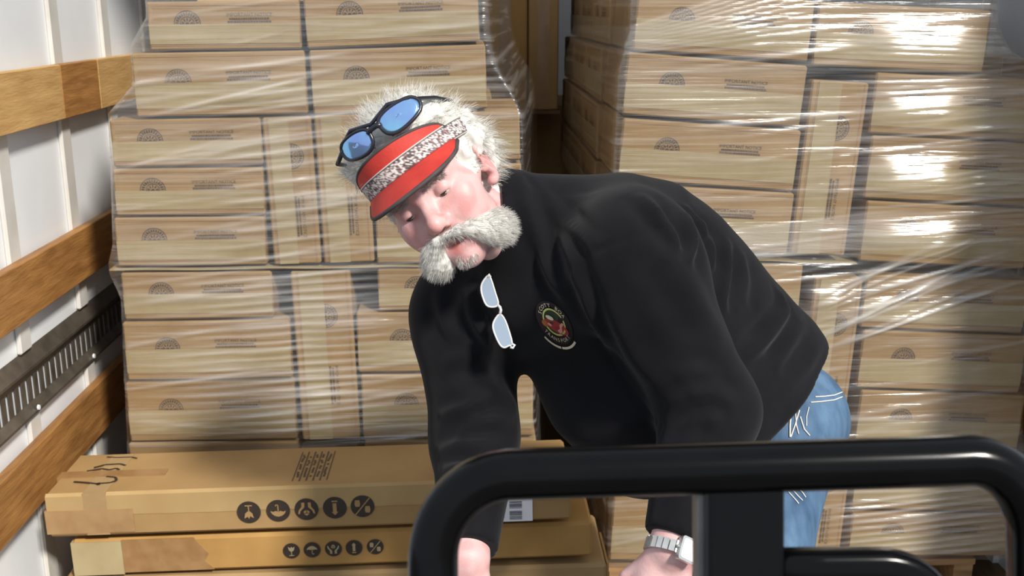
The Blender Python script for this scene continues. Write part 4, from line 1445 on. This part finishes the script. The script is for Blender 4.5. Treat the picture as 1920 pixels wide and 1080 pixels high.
sv = relax(sv, sf, 3, .5)
def bvh_of(v, f): return BVHTree.FromPolygons([Vector(q) for q in v], [tuple(int(i) for i in q) for q in f])
T_ = bvh_of(sv, sf)
def hit(px, py, tree, default=None):
    d_ = nrm(at(px, py, 1.0) - CAM)
    r = tree.ray_cast(Vector(CAM), Vector(d_))
    if r[0] is None: return default
    return np.array(r[0])
def crop(ox, oy, sc, pts): return [(ox + a / sc, oy + b / sc) for a, b in pts]
c6 = lambda *p: crop(1100, 300, 1.929, p)
c5 = lambda *p: crop(780, 280, 2.454, p)
c4 = lambda *p: crop(780, 560, 2.078, p)
FOLDS = [  # polyline in the photo, height (m), width (m)
    (c6((215, 120), (270, 210), (330, 300), (335, 340)), .007, .010), (c6((300, 110), (360, 200), (390, 300), (370, 380)), .008, .010),
    (c6((350, 160), (410, 240), (430, 330), (400, 430)), .008, .010), (c6((400, 210), (450, 300), (460, 400), (440, 500)), .007, .010),
    (c6((510, 290), (505, 400), (490, 500), (500, 620)), .009, .010), (c6((560, 330), (575, 430), (560, 520)), .005, .012),
    (c6((740, 540), (690, 620), (620, 690), (560, 740)), .008, .011), (c6((800, 560), (740, 650), (680, 750)), .005, .012),
    (c6((700, 470), (720, 540), (640, 640), (560, 700)), .007, .010), (c6((860, 640), (800, 740), (720, 820)), .004, .013),
    (c6((280, 890), (380, 850), (470, 860)), .006, .012), (c6((330, 970), (400, 930), (450, 930), (480, 960)), .005, .012),
    (c6((370, 850), (450, 835), (540, 890)), .005, .012), (c6((320, 800), (400, 780), (500, 790)), .005, .012),
    (c6((180, 120), (250, 200), (260, 240)), .006, .010), (c6((60, 500), (160, 700), (260, 830)), .004, .02),
    (c6((250, 260), (380, 480), (500, 680)), .005, .02),
    (c5((450, 60), (520, 250), (560, 400), (640, 600)), .006, .012), (c5((560, 480), (620, 600), (690, 690)), .005, .010),
    (c5((720, 560), (760, 640), (820, 800), (900, 920)), .007, .012), (c5((230, 600), (260, 760), (330, 880), (400, 1040)), .006, .012),
    (c5((500, 70), (620, 250), (760, 400), (830, 470)), .004, .010), (c5((100, 640), (130, 800), (180, 900)), .005, .012),
    (c5((600, 250), (700, 480), (740, 600)), .004, .014),
    (c4((90, 460), (200, 430), (290, 370)), .009, .011), (c4((150, 520), (250, 480), (380, 470)), .008, .011), (c4((100, 250), (180, 230), (260, 190)), .006, .012),
    (c4((80, 600), (180, 570), (300, 560)), .008, .012), (c4((250, 240), (330, 360), (420, 480)), .007, .014), (c4((90, 660), (160, 650), (230, 660)), .006, .011),
]
def densify(P_, n=14):
    P_ = np.array(P_, float)
    t = np.linspace(0, len(P_) - 1, n)
    return np.stack([np.interp(t, np.arange(len(P_)), P_[:, k]) for k in range(2)], 1)
sn = vnormals(sv, sf)
disp = np.zeros(len(sv))
for pl, am, wd in FOLDS:
    H_ = [hit(x, y, T_) for x, y in densify(pl)]
    H_ = [h for h in H_ if h is not None]
    runs = [[]]
    for h in H_:
        if runs[-1] and np.linalg.norm(h - runs[-1][-1]) > .045: runs.append([])
        runs[-1].append(h)
    H_ = np.array(max(runs, key=len))
    if len(H_) < 4: continue
    best = np.full(len(sv), 9.0)
    tt = np.zeros(len(sv))
    sel = np.flatnonzero((sv > H_.min(0) - .05).all(1) & (sv < H_.max(0) + .05).all(1))
    for i in range(len(H_) - 1):
        a, b = H_[i], H_[i + 1]
        ab = b - a
        t = np.clip(((sv[sel] - a) @ ab) / (ab @ ab + 1e-12), 0, 1)
        dd = np.linalg.norm(sv[sel] - (a + t[:, None] * ab), axis=1)
        m = dd < best[sel]
        best[sel[m]] = dd[m]; tt[sel[m]] = (i + t[m]) / (len(H_) - 1)
    e = np.clip(np.sin(np.pi * np.clip(tt, 0, 1)), 0, 1) ** .6
    disp += 1.3 * am * e * (np.exp(-(best / wd) ** 2) - .55 * np.exp(-((best - 1.9 * wd) / wd) ** 2))
nn = np.array([noise.noise(Vector((float(q @ Sv) * 9, float(q @ Uv) * 17, float(q @ Nv) * 9))) for q in sv])
disp += nn * .0035
# seams
def seam(pl, am=-.0028, wd=.0045):
    H_ = np.array([h for h in (hit(x, y, T_) for x, y in densify(pl, 24)) if h is not None])
    sel = np.flatnonzero((sv > H_.min(0) - .03).all(1) & (sv < H_.max(0) + .03).all(1))
    dd = np.min(np.linalg.norm(sv[sel][:, None] - H_[None], axis=2), 1)
    disp[sel] += am * np.exp(-(dd / wd) ** 2)
seam([(985, 330), (1050, 400), (1118, 468)])
seam([(1118, 468), (1170, 450), (1232, 428)])
seam([(1085, 520), (1100, 600), (1180, 730), (1240, 800)], -.004, .006)
sv2 = sv + sn * disp[:, None]
sv2 = relax(sv2, sf, 2, .45)
M['shirt'] = mat('black_cotton', lin(19, 19, 23), 0.85, var=(lin(13, 13, 17), 20, 6), bump=(500, 0.15), spec=0.12)
_b = M['shirt'].node_tree.nodes['Principled BSDF']
_b.inputs['Sheen Weight'].default_value = 0.07
_b.inputs['Sheen Roughness'].default_value = 0.5
shirt = mparent(sdf_obj('shirt', (sv2, sf), M['shirt'], None))
shirt['label'] = 'black long-sleeved cotton shirt with round chest emblem'
TS = bvh_of(sv2, sf)

# jeans
def jeans_sdf(p):
    d = d_ell(p, PLJ - Uv * .045 - Nv * .0, (.160, .135, .125), R=np.stack([Sv, Uv, Nv], 1))
    d = smin(d, d_ell(p, HIL - Nv * .030 - Uv * .03, (.090, .105, .092), R=np.stack([Sv, Uv, Nv], 1)), .03)
    d = smin(d, d_ell(p, HIR - Nv * .030 - Uv * .03, (.090, .105, .092), R=np.stack([Sv, Uv, Nv], 1)), .03)
    for a, b, ra, rb in ((HIL, KNL, .098, .078), (KNL, ANL + V3(0, 0, .0), .076, .062), (HIR, KNR, .098, .078), (KNR, ANR, .076, .062)):
        d = smin(d, d_cap(p, a, b, ra, rb), .025)
    return d
xs = np.arange(.0, .80, .0068); ys = np.arange(1.40, 2.60, .0068); zs = np.arange(.03, 1.0, .0068)
jv, jf = surface(jeans_sdf, xs, ys, zs)
jv = relax(jv, jf, 2, .5)
M['denim'] = mat('blue_denim', lin(92, 120, 148), 0.8, var=(lin(56, 80, 108), 26, 9), bump=(300, .2), spec=.2, stretch=(1, 1, .35))
M['thread'] = mat('pale_thread', lin(222, 216, 206), 0.8, var=(lin(200, 194, 184), 80, 2))
jn = vnormals(jv, jf)
jv = jv + jn * (np.array([noise.noise(Vector((float(q[0]) * 16, float(q[1]) * 16, float(q[2]) * 16))) for q in jv]) * .004)[:, None]
jeans = mparent(sdf_obj('jeans', (jv, jf), M['denim'], None))
jeans['label'] = 'faded blue denim jeans with pale stitching'
TJ = bvh_of(jv, jf)
def stitch(pl, r=.0011, n=26, dash=False, name='stitching'):
    H_ = [hit(x, y, TJ) for x, y in densify(pl, n)]
    H_ = [h - FW * .0012 for h in H_ if h is not None]
    if len(H_) < 3: return
    b = MB().tube(H_, r, 6)
    o = b.build(name, M['thread'], None, smooth=True)
    o.parent = jeans
cj = lambda *p: crop(1380, 680, 3.373, p)
stitch(cj((470, 250), (540, 245), (620, 235), (672, 215)))
stitch(cj((500, 215), (560, 212), (620, 205), (672, 185)))
stitch(cj((345, 330), (340, 400), (340, 470)), .0016)
stitch(cj((400, 300), (370, 400), (345, 470)), .0012)
stitch(cj((405, 340), (430, 420), (465, 460)), .0012)
stitch(cj((375, 320), (380, 390), (395, 450)), .0010)
stitch(cj((460, 280), (445, 340), (445, 400)), .0009)
stitch(cj((330, 815), (380, 870), (395, 890)), .0010)
stitch(cj((345, 790), (390, 840), (420, 870)), .0010)
stitch(cj((380, 780), (420, 820), (440, 850)), .0010)
# boots
M['boot'] = mat('brown_leather', lin(84, 58, 40), .55, var=(lin(62, 42, 30), 20, 5))
for A in (ANL, ANR):
    def boot(p, A=A):
        d = d_cap(p, A + V3(0, 0, .10), A + V3(.005, .01, -.02), .060, .056)
        d = smin(d, d_cap(p, A + V3(.02, .03, -.045), A + V3(-.10, -.13, -.05), .045, .042), .03)
        return np.maximum(d, -p[:, 2])
    v, f = surface(boot, *grid_around(A + V3(-.04, -.05, .0), (.16, .2, .2), .008))
    mparent(sdf_obj('boot', (relax(v, f, 2, .5), f), M['boot'], None))

# ---------------------------------------------------------------- chest emblem, laid on the cloth
cE = lambda a, b: (995 + a / 9.82, 555 + b / 9.82)
def logo_pt(x, y, off):
    """x right, y down, ring radius 1"""
    px, py = cE(430 + 200 * x + 60 * y, 480 + 60 * x + 240 * y)
    h = hit(px, py, TS)
    return h - FW * (off + .0015)
emb_root = None
def logo_part(name, vs_, fs_, m, off):
    P_ = [logo_pt(x, y, off) for x, y in vs_]
    o = mesh_obj(name, P_, fs_, m, None)
    o.parent = emb_root if emb_root else shirt
    return o
M['thr_cream'] = mat('cream_thread', lin(226, 214, 190), .7, var=(lin(206, 192, 166), 90, 2))
M['thr_yellow'] = mat('yellow_thread', lin(206, 206, 120), .7, var=(lin(186, 190, 106), 90, 2))
M['thr_green'] = mat('dark_green_thread', lin(46, 64, 38), .8, var=(lin(36, 50, 30), 90, 2))
M['thr_red'] = mat('red_thread', lin(168, 58, 54), .7, var=(lin(128, 40, 40), 60, 3))
M['thr_pink'] = mat('pink_thread', lin(228, 160, 150), .7, var=(lin(210, 140, 132), 90, 2))
M['thr_orange'] = mat('orange_thread', lin(168, 96, 40), .7, var=(lin(120, 66, 30), 60, 3))
M['thr_maroon'] = mat('maroon_thread', lin(38, 20, 24), .8, var=(lin(28, 16, 20), 60, 3))
def ell_poly(cx, cy, rx, ry, n=20, rot=0.0):
    return [(cx + rx * math.cos(2 * math.pi * k / n) * math.cos(rot) - ry * math.sin(2 * math.pi * k / n) * math.sin(rot),
             cy + rx * math.cos(2 * math.pi * k / n) * math.sin(rot) + ry * math.sin(2 * math.pi * k / n) * math.cos(rot)) for k in range(n)]
def fan(poly):
    n = len(poly)
    c = (sum(p[0] for p in poly) / n, sum(p[1] for p in poly) / n)
    return poly + [c], [(i, (i + 1) % n, n) for i in range(n)]
def ring(r0, r1, a0, a1, n):
    v = [(r * math.cos(a0 + (a1 - a0) * k / n), r * math.sin(a0 + (a1 - a0) * k / n)) for k in range(n + 1) for r in (r0, r1)]
    return v, [(2 * k, 2 * k + 1, 2 * k + 3, 2 * k + 2) for k in range(n)]
v, f = fan(ell_poly(0, .05, 1.62, 1.62, 32)); emb_root = logo_part('chest_emblem', v, f, M['thr_maroon'], .0008)
emb_root['label'] = 'round embroidered chest emblem with red shape in yellow ring'
v, f = fan(ell_poly(0, 0, .92, .92, 28)); logo_part('field', v, f, M['thr_green'], .0013)
v, f = ring(.90, 1.03, 0, 2 * math.pi, 36); logo_part('ring', v, f, M['thr_yellow'], .0018)
v, f = fan(ell_poly(.15, .32, 1.05, .48, 24, .25)); logo_part('motif', v, f, M['thr_red'], .0022)
v, f = fan(ell_poly(-.92, .30, .30, .26, 14)); logo_part('motif', v, f, M['thr_orange'], .0024)
v, f = fan(ell_poly(-.35, -.25, .36, .17, 14, .1)); logo_part('motif', v, f, M['thr_cream'], .0026)
v, f = fan([(.12, .62), (.40, .52), (.45, .1), (.75, -.12), (.9, -.02), (.62, .2), (.60, .62), (.35, .8)]); logo_part('motif', v, f, M['thr_pink'], .0027)
v, f = fan(ell_poly(-.5, .3, .2, .1, 10, .3)); logo_part('motif', v, f, M['thr_pink'], .0027)
def arc_text(s, rad, a_mid, step, size, bottom=False):
    for i, ch in enumerate(s):
        if ch == ' ': continue
        me = text_mesh(ch, 1.0, M['thr_cream'])
        a = a_mid + (i - (len(s) - 1) / 2) * step * (-1 if bottom else 1)
        vv = []
        for q in me.vertices:
            gx, gy = q.co.x * size, q.co.z * size
            if not bottom:   # baseline on the ring, tops outwards; a measured from straight up, clockwise
                r = rad + gy
                ang = a + gx / rad
                vv.append((r * math.sin(ang), -r * math.cos(ang)))
            else:
                r = rad - gy
                ang = a - gx / rad
                vv.append((r * math.sin(ang), -r * math.cos(ang)))
        logo_part('letter', vv, [tuple(p.vertices) for p in me.polygons], M['thr_cream'], .0022)
arc_text('SCOTT BOA', 1.12, -.12, .27, .40)
arc_text('TRANSPORT', 1.50, math.pi - .02, .21, .40, True)
v, f = ring(1.86, 2.03, math.radians(35), math.radians(85), 10); logo_part('banner', v, f, M['thr_cream'], .0015)
v, f = ring(1.86, 2.03, math.radians(88), math.radians(132), 10); logo_part('banner', v, f, M['thr_cream'], .0015)

# ---------------------------------------------------------------- reading glasses hung at the collar
M['clear_frame'] = mat('pale_clear_frame', lin(214, 212, 210), .25, var=(lin(196, 196, 198), 30, 2))
def glass_mat(name, col, alpha, rough):
    m = bpy.data.materials.new(name); m.use_nodes = True
    t = m.node_tree; b = t.nodes['Principled BSDF']
    b.inputs['Base Color'].default_value = col; b.inputs['Roughness'].default_value = rough; b.inputs['Alpha'].default_value = alpha
    n = t.nodes.new('ShaderNodeTexNoise'); n.inputs['Scale'].default_value = 40
    mr = t.nodes.new('ShaderNodeMapRange'); mr.inputs[3].default_value = alpha - .08; mr.inputs[4].default_value = alpha + .08
    t.links.new(n.outputs[0], mr.inputs[0]); t.links.new(mr.outputs[0], b.inputs['Alpha'])
    return m
M['lens'] = glass_mat('pale_lens', lin(150, 166, 184), .80, .12)
cg = lambda *p: crop(880, 500, 6.0, p)
gz = float(np.linalg.norm(0)); 
hc = hit(932, 585, TS)
zg = float((hc - CAM) @ FW) - .016
def gp(px, py): # a tilted plane hanging in front of the chest
    return at(px, py, zg - .00012 * (py - 585))
gr = tag(empty('reading_glasses', tuple(gp(912, 517))), 'frameless-looking pale reading glasses hanging from the shirt collar', 'glasses')
def gadd(o):
    o.parent = gr; o.matrix_parent_inverse = Matrix.Translation(gr.location).inverted(); return o
def smooth_loop(P_, n=28):
    P_ = np.array(P_, float); m = len(P_)
    out = []
    for k in range(n):
        t = k * m / n; i = int(t); u = t - i
        p0, p1, p2, p3 = P_[(i - 1) % m], P_[i % m], P_[(i + 1) % m], P_[(i + 2) % m]
        out.append(.5 * ((2 * p1) + (-p0 + p2) * u + (2 * p0 - 5 * p1 + 4 * p2 - p3) * u * u + (-p0 + 3 * p1 - 3 * p2 + p3) * u ** 3))
    return out
for loop in (cg((215, 100), (155, 165), (132, 240), (150, 340), (200, 440), (290, 450), (325, 410), (290, 290), (250, 160)),
             cg((345, 535), (285, 600), (265, 680), (300, 790), (350, 885), (395, 910), (440, 890), (480, 865), (450, 740), (400, 600))):
    pts = [gp(*p) for p in smooth_loop(loop)]
    n = len(pts)
    rim = gadd(MB().tube(pts, .0016, 6, closed=True).build('rim', M['clear_frame'], None, smooth=True))
    l = MB(); c = np.mean(pts, 0)
    l.v = [tuple(p + FW * .0008) for p in pts] + [tuple(p - FW * .0008) for p in pts]
    l.f = [tuple(range(n)), tuple(range(2 * n - 1, n - 1, -1))] + [(i, i + n, (i + 1) % n + n, (i + 1) % n) for i in range(n)]
    gadd(l.build('lens', M['lens'], None))
gadd(MB().tube([gp(*p) for p in cg((318, 430), (345, 455), (355, 490), (345, 535))], .0024, 8).build('bridge', M['clear_frame'], None, smooth=True))
gadd(MB().tube([gp(*p) for p in cg((470, 865), (510, 885), (492, 915), (460, 905))], .0022, 8).build('hinge', M['clear_frame'], None, smooth=True))
gadd(MB().tube([gp(*p) for p in cg((205, 120), (222, 92), (238, 118))], .0022, 8).build('hinge', M['clear_frame'], None, smooth=True))
t0 = gp(*cg((222, 96))[0]); t1 = gp(*cg((480, 880))[0])
gadd(MB().tube([t0, t0 + FW * .012 + UP * .003, t0 + FW * .03 + (t1 - t0) * .3, t0 + FW * .035 + (t1 - t0) * .7], .0014, 6).build('temple', M['clear_frame'], None, smooth=True))
gadd(MB().tube([t1, t1 + FW * .008, t1 + FW * .016 + (t0 - t1) * .4, t1 + FW * .018 + (t0 - t1) * .8], .0014, 6).build('temple', M['clear_frame'], None, smooth=True))

# ---------------------------------------------------------------- wrist watch
M['steel'] = mat('polished_steel', lin(214, 214, 212), .22, 0.7, var=(lin(190, 190, 188), 60, 2))
M['dial'] = mat('white_dial', lin(240, 240, 238), .3, var=(lin(230, 230, 230), 60, 2))
ax_ = nrm(WRL - ELL); wc = WRL + ax_ * .006
w1 = nrm(RT - ax_ * (RT @ ax_)); w2 = np.cross(ax_, w1)
if w2 @ FW > 0: w2 = -w2
wr = tag(empty('wrist_watch', tuple(wc)), 'silver wrist watch with square white face below the black cuff', 'watch')
def wadd(o):
    o.parent = wr; o.matrix_parent_inverse = Matrix.Translation(wr.location).inverted(); return o
R_w = .0375
for k in range(26):
    a = 2 * math.pi * k / 26
    er = math.cos(a) * w1 + math.sin(a) * w2
    et = -math.sin(a) * w1 + math.cos(a) * w2
    c = wc + er * R_w
    b = MB(); 
    for i in (-1, 1):
        for jn_ in (-1, 1):
            for kk in (-1, 1):
                b.v.append(tuple(c + et * .0040 * i + ax_ * .008 * jn_ + er * .0018 * kk))
    b.f = [(0, 1, 3, 2), (4, 6, 7, 5), (0, 4, 5, 1), (2, 3, 7, 6), (0, 2, 6, 4), (1, 5, 7, 3)]
    wadd(b.build('link', M['steel'], None))
a = math.radians(64)
er = math.cos(a) * w1 + math.sin(a) * w2; et = -math.sin(a) * w1 + math.cos(a) * w2
def wbox(hw, hl, z0, z1, m, nm, bev=.25):
    b = MB()
    prof = rprof(hw, hl, min(hw, hl) * bev, 3)
    n = len(prof)
    for z in (z0, z1):
        b.v += [tuple(wc + er * (R_w + z) + et * p[0] + ax_ * p[1]) for p in prof]
    b.f = [tuple(range(n)), tuple(range(2 * n - 1, n - 1, -1))] + [(i, i + n, (i + 1) % n + n, (i + 1) % n) for i in range(n)]
    return wadd(b.build(nm, m, None))
wbox(.0150, .0165, -.002, .0075, M['steel'], 'case')
wbox(.0120, .0135, .0070, .0082, M['dial'], 'dial')
b = MB().tube([wc + er * (R_w + .003) + et * .0150, wc + er * (R_w + .003) + et * .0185], .002, 8)
wadd(b.build('crown', M['steel'], None))

# ---------------------------------------------------------------- visor
M['red'] = mat('red_cloth', lin(192, 54, 42), .7, var=(lin(172, 42, 34), 30, 4), bump=(300, .1))
M['grey_bind'] = mat('charcoal_binding', lin(74, 68, 68), .8, var=(lin(60, 54, 54), 60, 3))
def band_mat():
    m = bpy.data.materials.new('patterned_webbing'); m.use_nodes = True
    t = m.node_tree; b = t.nodes['Principled BSDF']; b.inputs['Roughness'].default_value = .8
    a = t.nodes.new('ShaderNodeAttribute'); a.attribute_name = 'tint'
    t.links.new(a.outputs['Color'], b.inputs['Base Color'])
    return m
M['band'] = band_mat()
vz = tag(empty('sun_visor', tuple(HL(0, -.01, .06))), 'red sun visor with patterned white headband worn by the man', 'visor')
def vadd(o, p=None):
    o.parent = p or vz; o.matrix_parent_inverse = Matrix.Translation(vz.location).inverted(); return o
VA, VB, VC = .0865, .1085, -.010
def vpt(th, dr, z):
    return HL((VA + dr) * math.sin(th), VC + (VB + dr) * math.cos(th), z)
# headband (patterned), full loop
N_ = 260; RW = 12
P_, Fq, Cq = [], [], []
for i in range(N_):
    th = 2 * math.pi * i / N_
    for k in range(RW + 1):
        u = k / RW
        P_.append(vpt(th, .0045, .048 + .026 * u - .013 * (1 - math.cos(th))))
        if k in (0, RW): c = lin(226, 220, 212)
        elif k in (1, RW - 1): c = lin(70, 62, 62)
        else:
            h_ = int(abs(math.sin(i * 1.7 + k * 2.3) * 3 + math.sin(i * .9 - k) * 3 + (i * 7 + k * 5) % 4)) % 9
            c = (lin(222, 216, 210), lin(96, 84, 86), lin(140, 120, 120), lin(70, 60, 64), lin(212, 204, 198), lin(222, 216, 210), lin(176, 130, 128), lin(74, 66, 68), lin(204, 196, 190))[h_]
        Cq.append(c[:3])
    for k in range(RW):
        a = i * (RW + 1) + k; b = ((i + 1) % N_) * (RW + 1) + k
        Fq.append((a, b, b + 1, a + 1))
Fq = np.array(Fq)[:, ::-1]
vo = sdf_obj('headband', (np.array(P_), Fq), M['band'], None, np.array(Cq))
vadd(vo)
so = vo.modifiers.new('thick', 'SOLIDIFY'); so.thickness = .002; so.offset = 0
def sheet_grid(nm, fn, nu, nv, m, th=.002):
    v = [fn(i / nu, k / nv) for i in range(nu + 1) for k in range(nv + 1)]
    f = [(i * (nv + 1) + k, (i + 1) * (nv + 1) + k, (i + 1) * (nv + 1) + k + 1, i * (nv + 1) + k + 1) for i in range(nu) for k in range(nv)]
    o = mesh_obj(nm, v, f, m, None, smooth=True)
    s_ = o.modifiers.new('thick', 'SOLIDIFY'); s_.thickness = th; s_.offset = 0
    return vadd(o)
A0 = math.radians(64)
def panel(u, v):
    th = -A0 + 2 * A0 * u
    hgt = .026 * max(0.0, math.cos(th * math.pi / 2 / A0)) ** .45
    return vpt(th, .004 - .004 * v * hgt / .026, .071 - .013 * (1 - math.cos(th)) + hgt * v)
sheet_grid('front_panel', panel, 40, 8, M['red'])
vadd(MB().tube([panel(u / 40, 1.0) for u in range(41)], .0024, 8).build('piping', M['grey_bind'], None, smooth=True))
B0 = math.radians(62)
def brim(u, v):
    th = -B0 + 2 * B0 * u
    x0 = (VA + .004) * math.sin(th); y0 = VC + (VB + .004) * math.cos(th)
    ext = .050 * max(0.0, math.cos(th * math.pi / 2 / B0)) ** .38
    x = x0 * (1 + .06 * v); y = y0 + ext * v
    z = .050 - .013 * (1 - math.cos(th)) - v * ext * .48 - .8 * x * x * v
    return HL(x, y, z)
sheet_grid('brim', brim, 44, 10, M['red'], .003)
vadd(MB().tube([brim(u / 44, 1.0) for u in range(45)], .0032, 8).build('brim_binding', M['grey_bind'], None, smooth=True))

# ---------------------------------------------------------------- sunglasses resting on the visor
M['frame_black'] = mat('black_plastic', lin(26, 28, 36), .25, var=(lin(36, 38, 48), 40, 2))
M['mirror_blue'] = mat('blue_mirror_lens', lin(150, 216, 242), .10, .85, var=(lin(150, 170, 236), 24, 2))
M['nose_pad'] = mat('grey_rubber', lin(88, 84, 86), .6, var=(lin(70, 66, 68), 60, 2))
gs = tag(empty('sunglasses', tuple(HL(0, .085, .118))), 'black wraparound sunglasses with blue mirrored lenses resting on the red visor', 'sunglasses')
def sadd(o):
    o.parent = gs; o.matrix_parent_inverse = Matrix.Translation(gs.location).inverted(); return o
def gsp(x, y, push=0.0):
    """x sideways, y up on the wrapped front of the glasses"""
    yy = .092 - 5.0 * x * x + push
    return HL(x + .014, yy - y * .30, .119 + y * .92 - .06 * x)
shape = [(-.025, .006), (-.020, .014), (-.004, .018), (.016, .017), (.030, .012), (.036, .0), (.030, -.012), (.010, -.018), (-.010, -.018), (-.022, -.010)]
for s_ in (-1, 1):
    lp_ = smooth_loop([(s_ * (.0345 + a), b) for a, b in (shape if s_ > 0 else shape)], 32)
    if s_ < 0: lp_ = [(p[0], p[1]) for p in smooth_loop([(-(.0345 + a), b) for a, b in shape], 32)]
    sadd(MB().tube([gsp(*p) for p in lp_], .0030, 8, closed=True).build('rim', M['frame_black'], None, smooth=True))
    cx_, cy_ = np.mean(lp_, 0)
    vv, ff = [], []
    nr = 5
    for k in range(nr + 1):
        for p in lp_:
            q = (cx_ + (p[0] - cx_) * k / nr, cy_ + (p[1] - cy_) * k / nr)
            vv.append(gsp(q[0], q[1], .0016 * (1 - (k / nr) ** 2)))
    n = len(lp_)
    for k in range(nr):
        for i in range(n):
            ff.append((k * n + i, (k + 1) * n + i, (k + 1) * n + (i + 1) % n, k * n + (i + 1) % n))
    o = sadd(mesh_obj('lens', vv, ff if s_ > 0 else [f[::-1] for f in ff], M['mirror_blue'], None, smooth=True))
    oth = o.modifiers.new('thick', 'SOLIDIFY'); oth.thickness = .0015
    # temples along the head
    e0 = gsp(s_ * .066, .006)
    sadd(MB().tube([e0, HL(s_ * .080, .050, .118), HL(s_ * .086, .0, .104), HL(s_ * .088, -.05, .085), HL(s_ * .080, -.075, .062)], [.0035, .0035, .003, .0028, .0035], 8).build('temple', M['frame_black'], None, smooth=True))
    sadd(MB().tube([gsp(s_ * .012, -.004, -.002), gsp(s_ * .014, -.012, -.006), gsp(s_ * .018, -.018, -.004)], .003, 8).build('nose_pad', M['nose_pad'], None, smooth=True))
sadd(MB().tube([gsp(-.012, .004), gsp(-.005, .008), gsp(.005, .008), gsp(.012, .004)], .0042, 8).build('bridge', M['frame_black'], None, smooth=True))
sadd(MB().tube([gsp(-.062, .012), gsp(-.034, .024), gsp(0, .014), gsp(.034, .024), gsp(.062, .012)], .0030, 8).build('brow_bar', M['frame_black'], None, smooth=True))
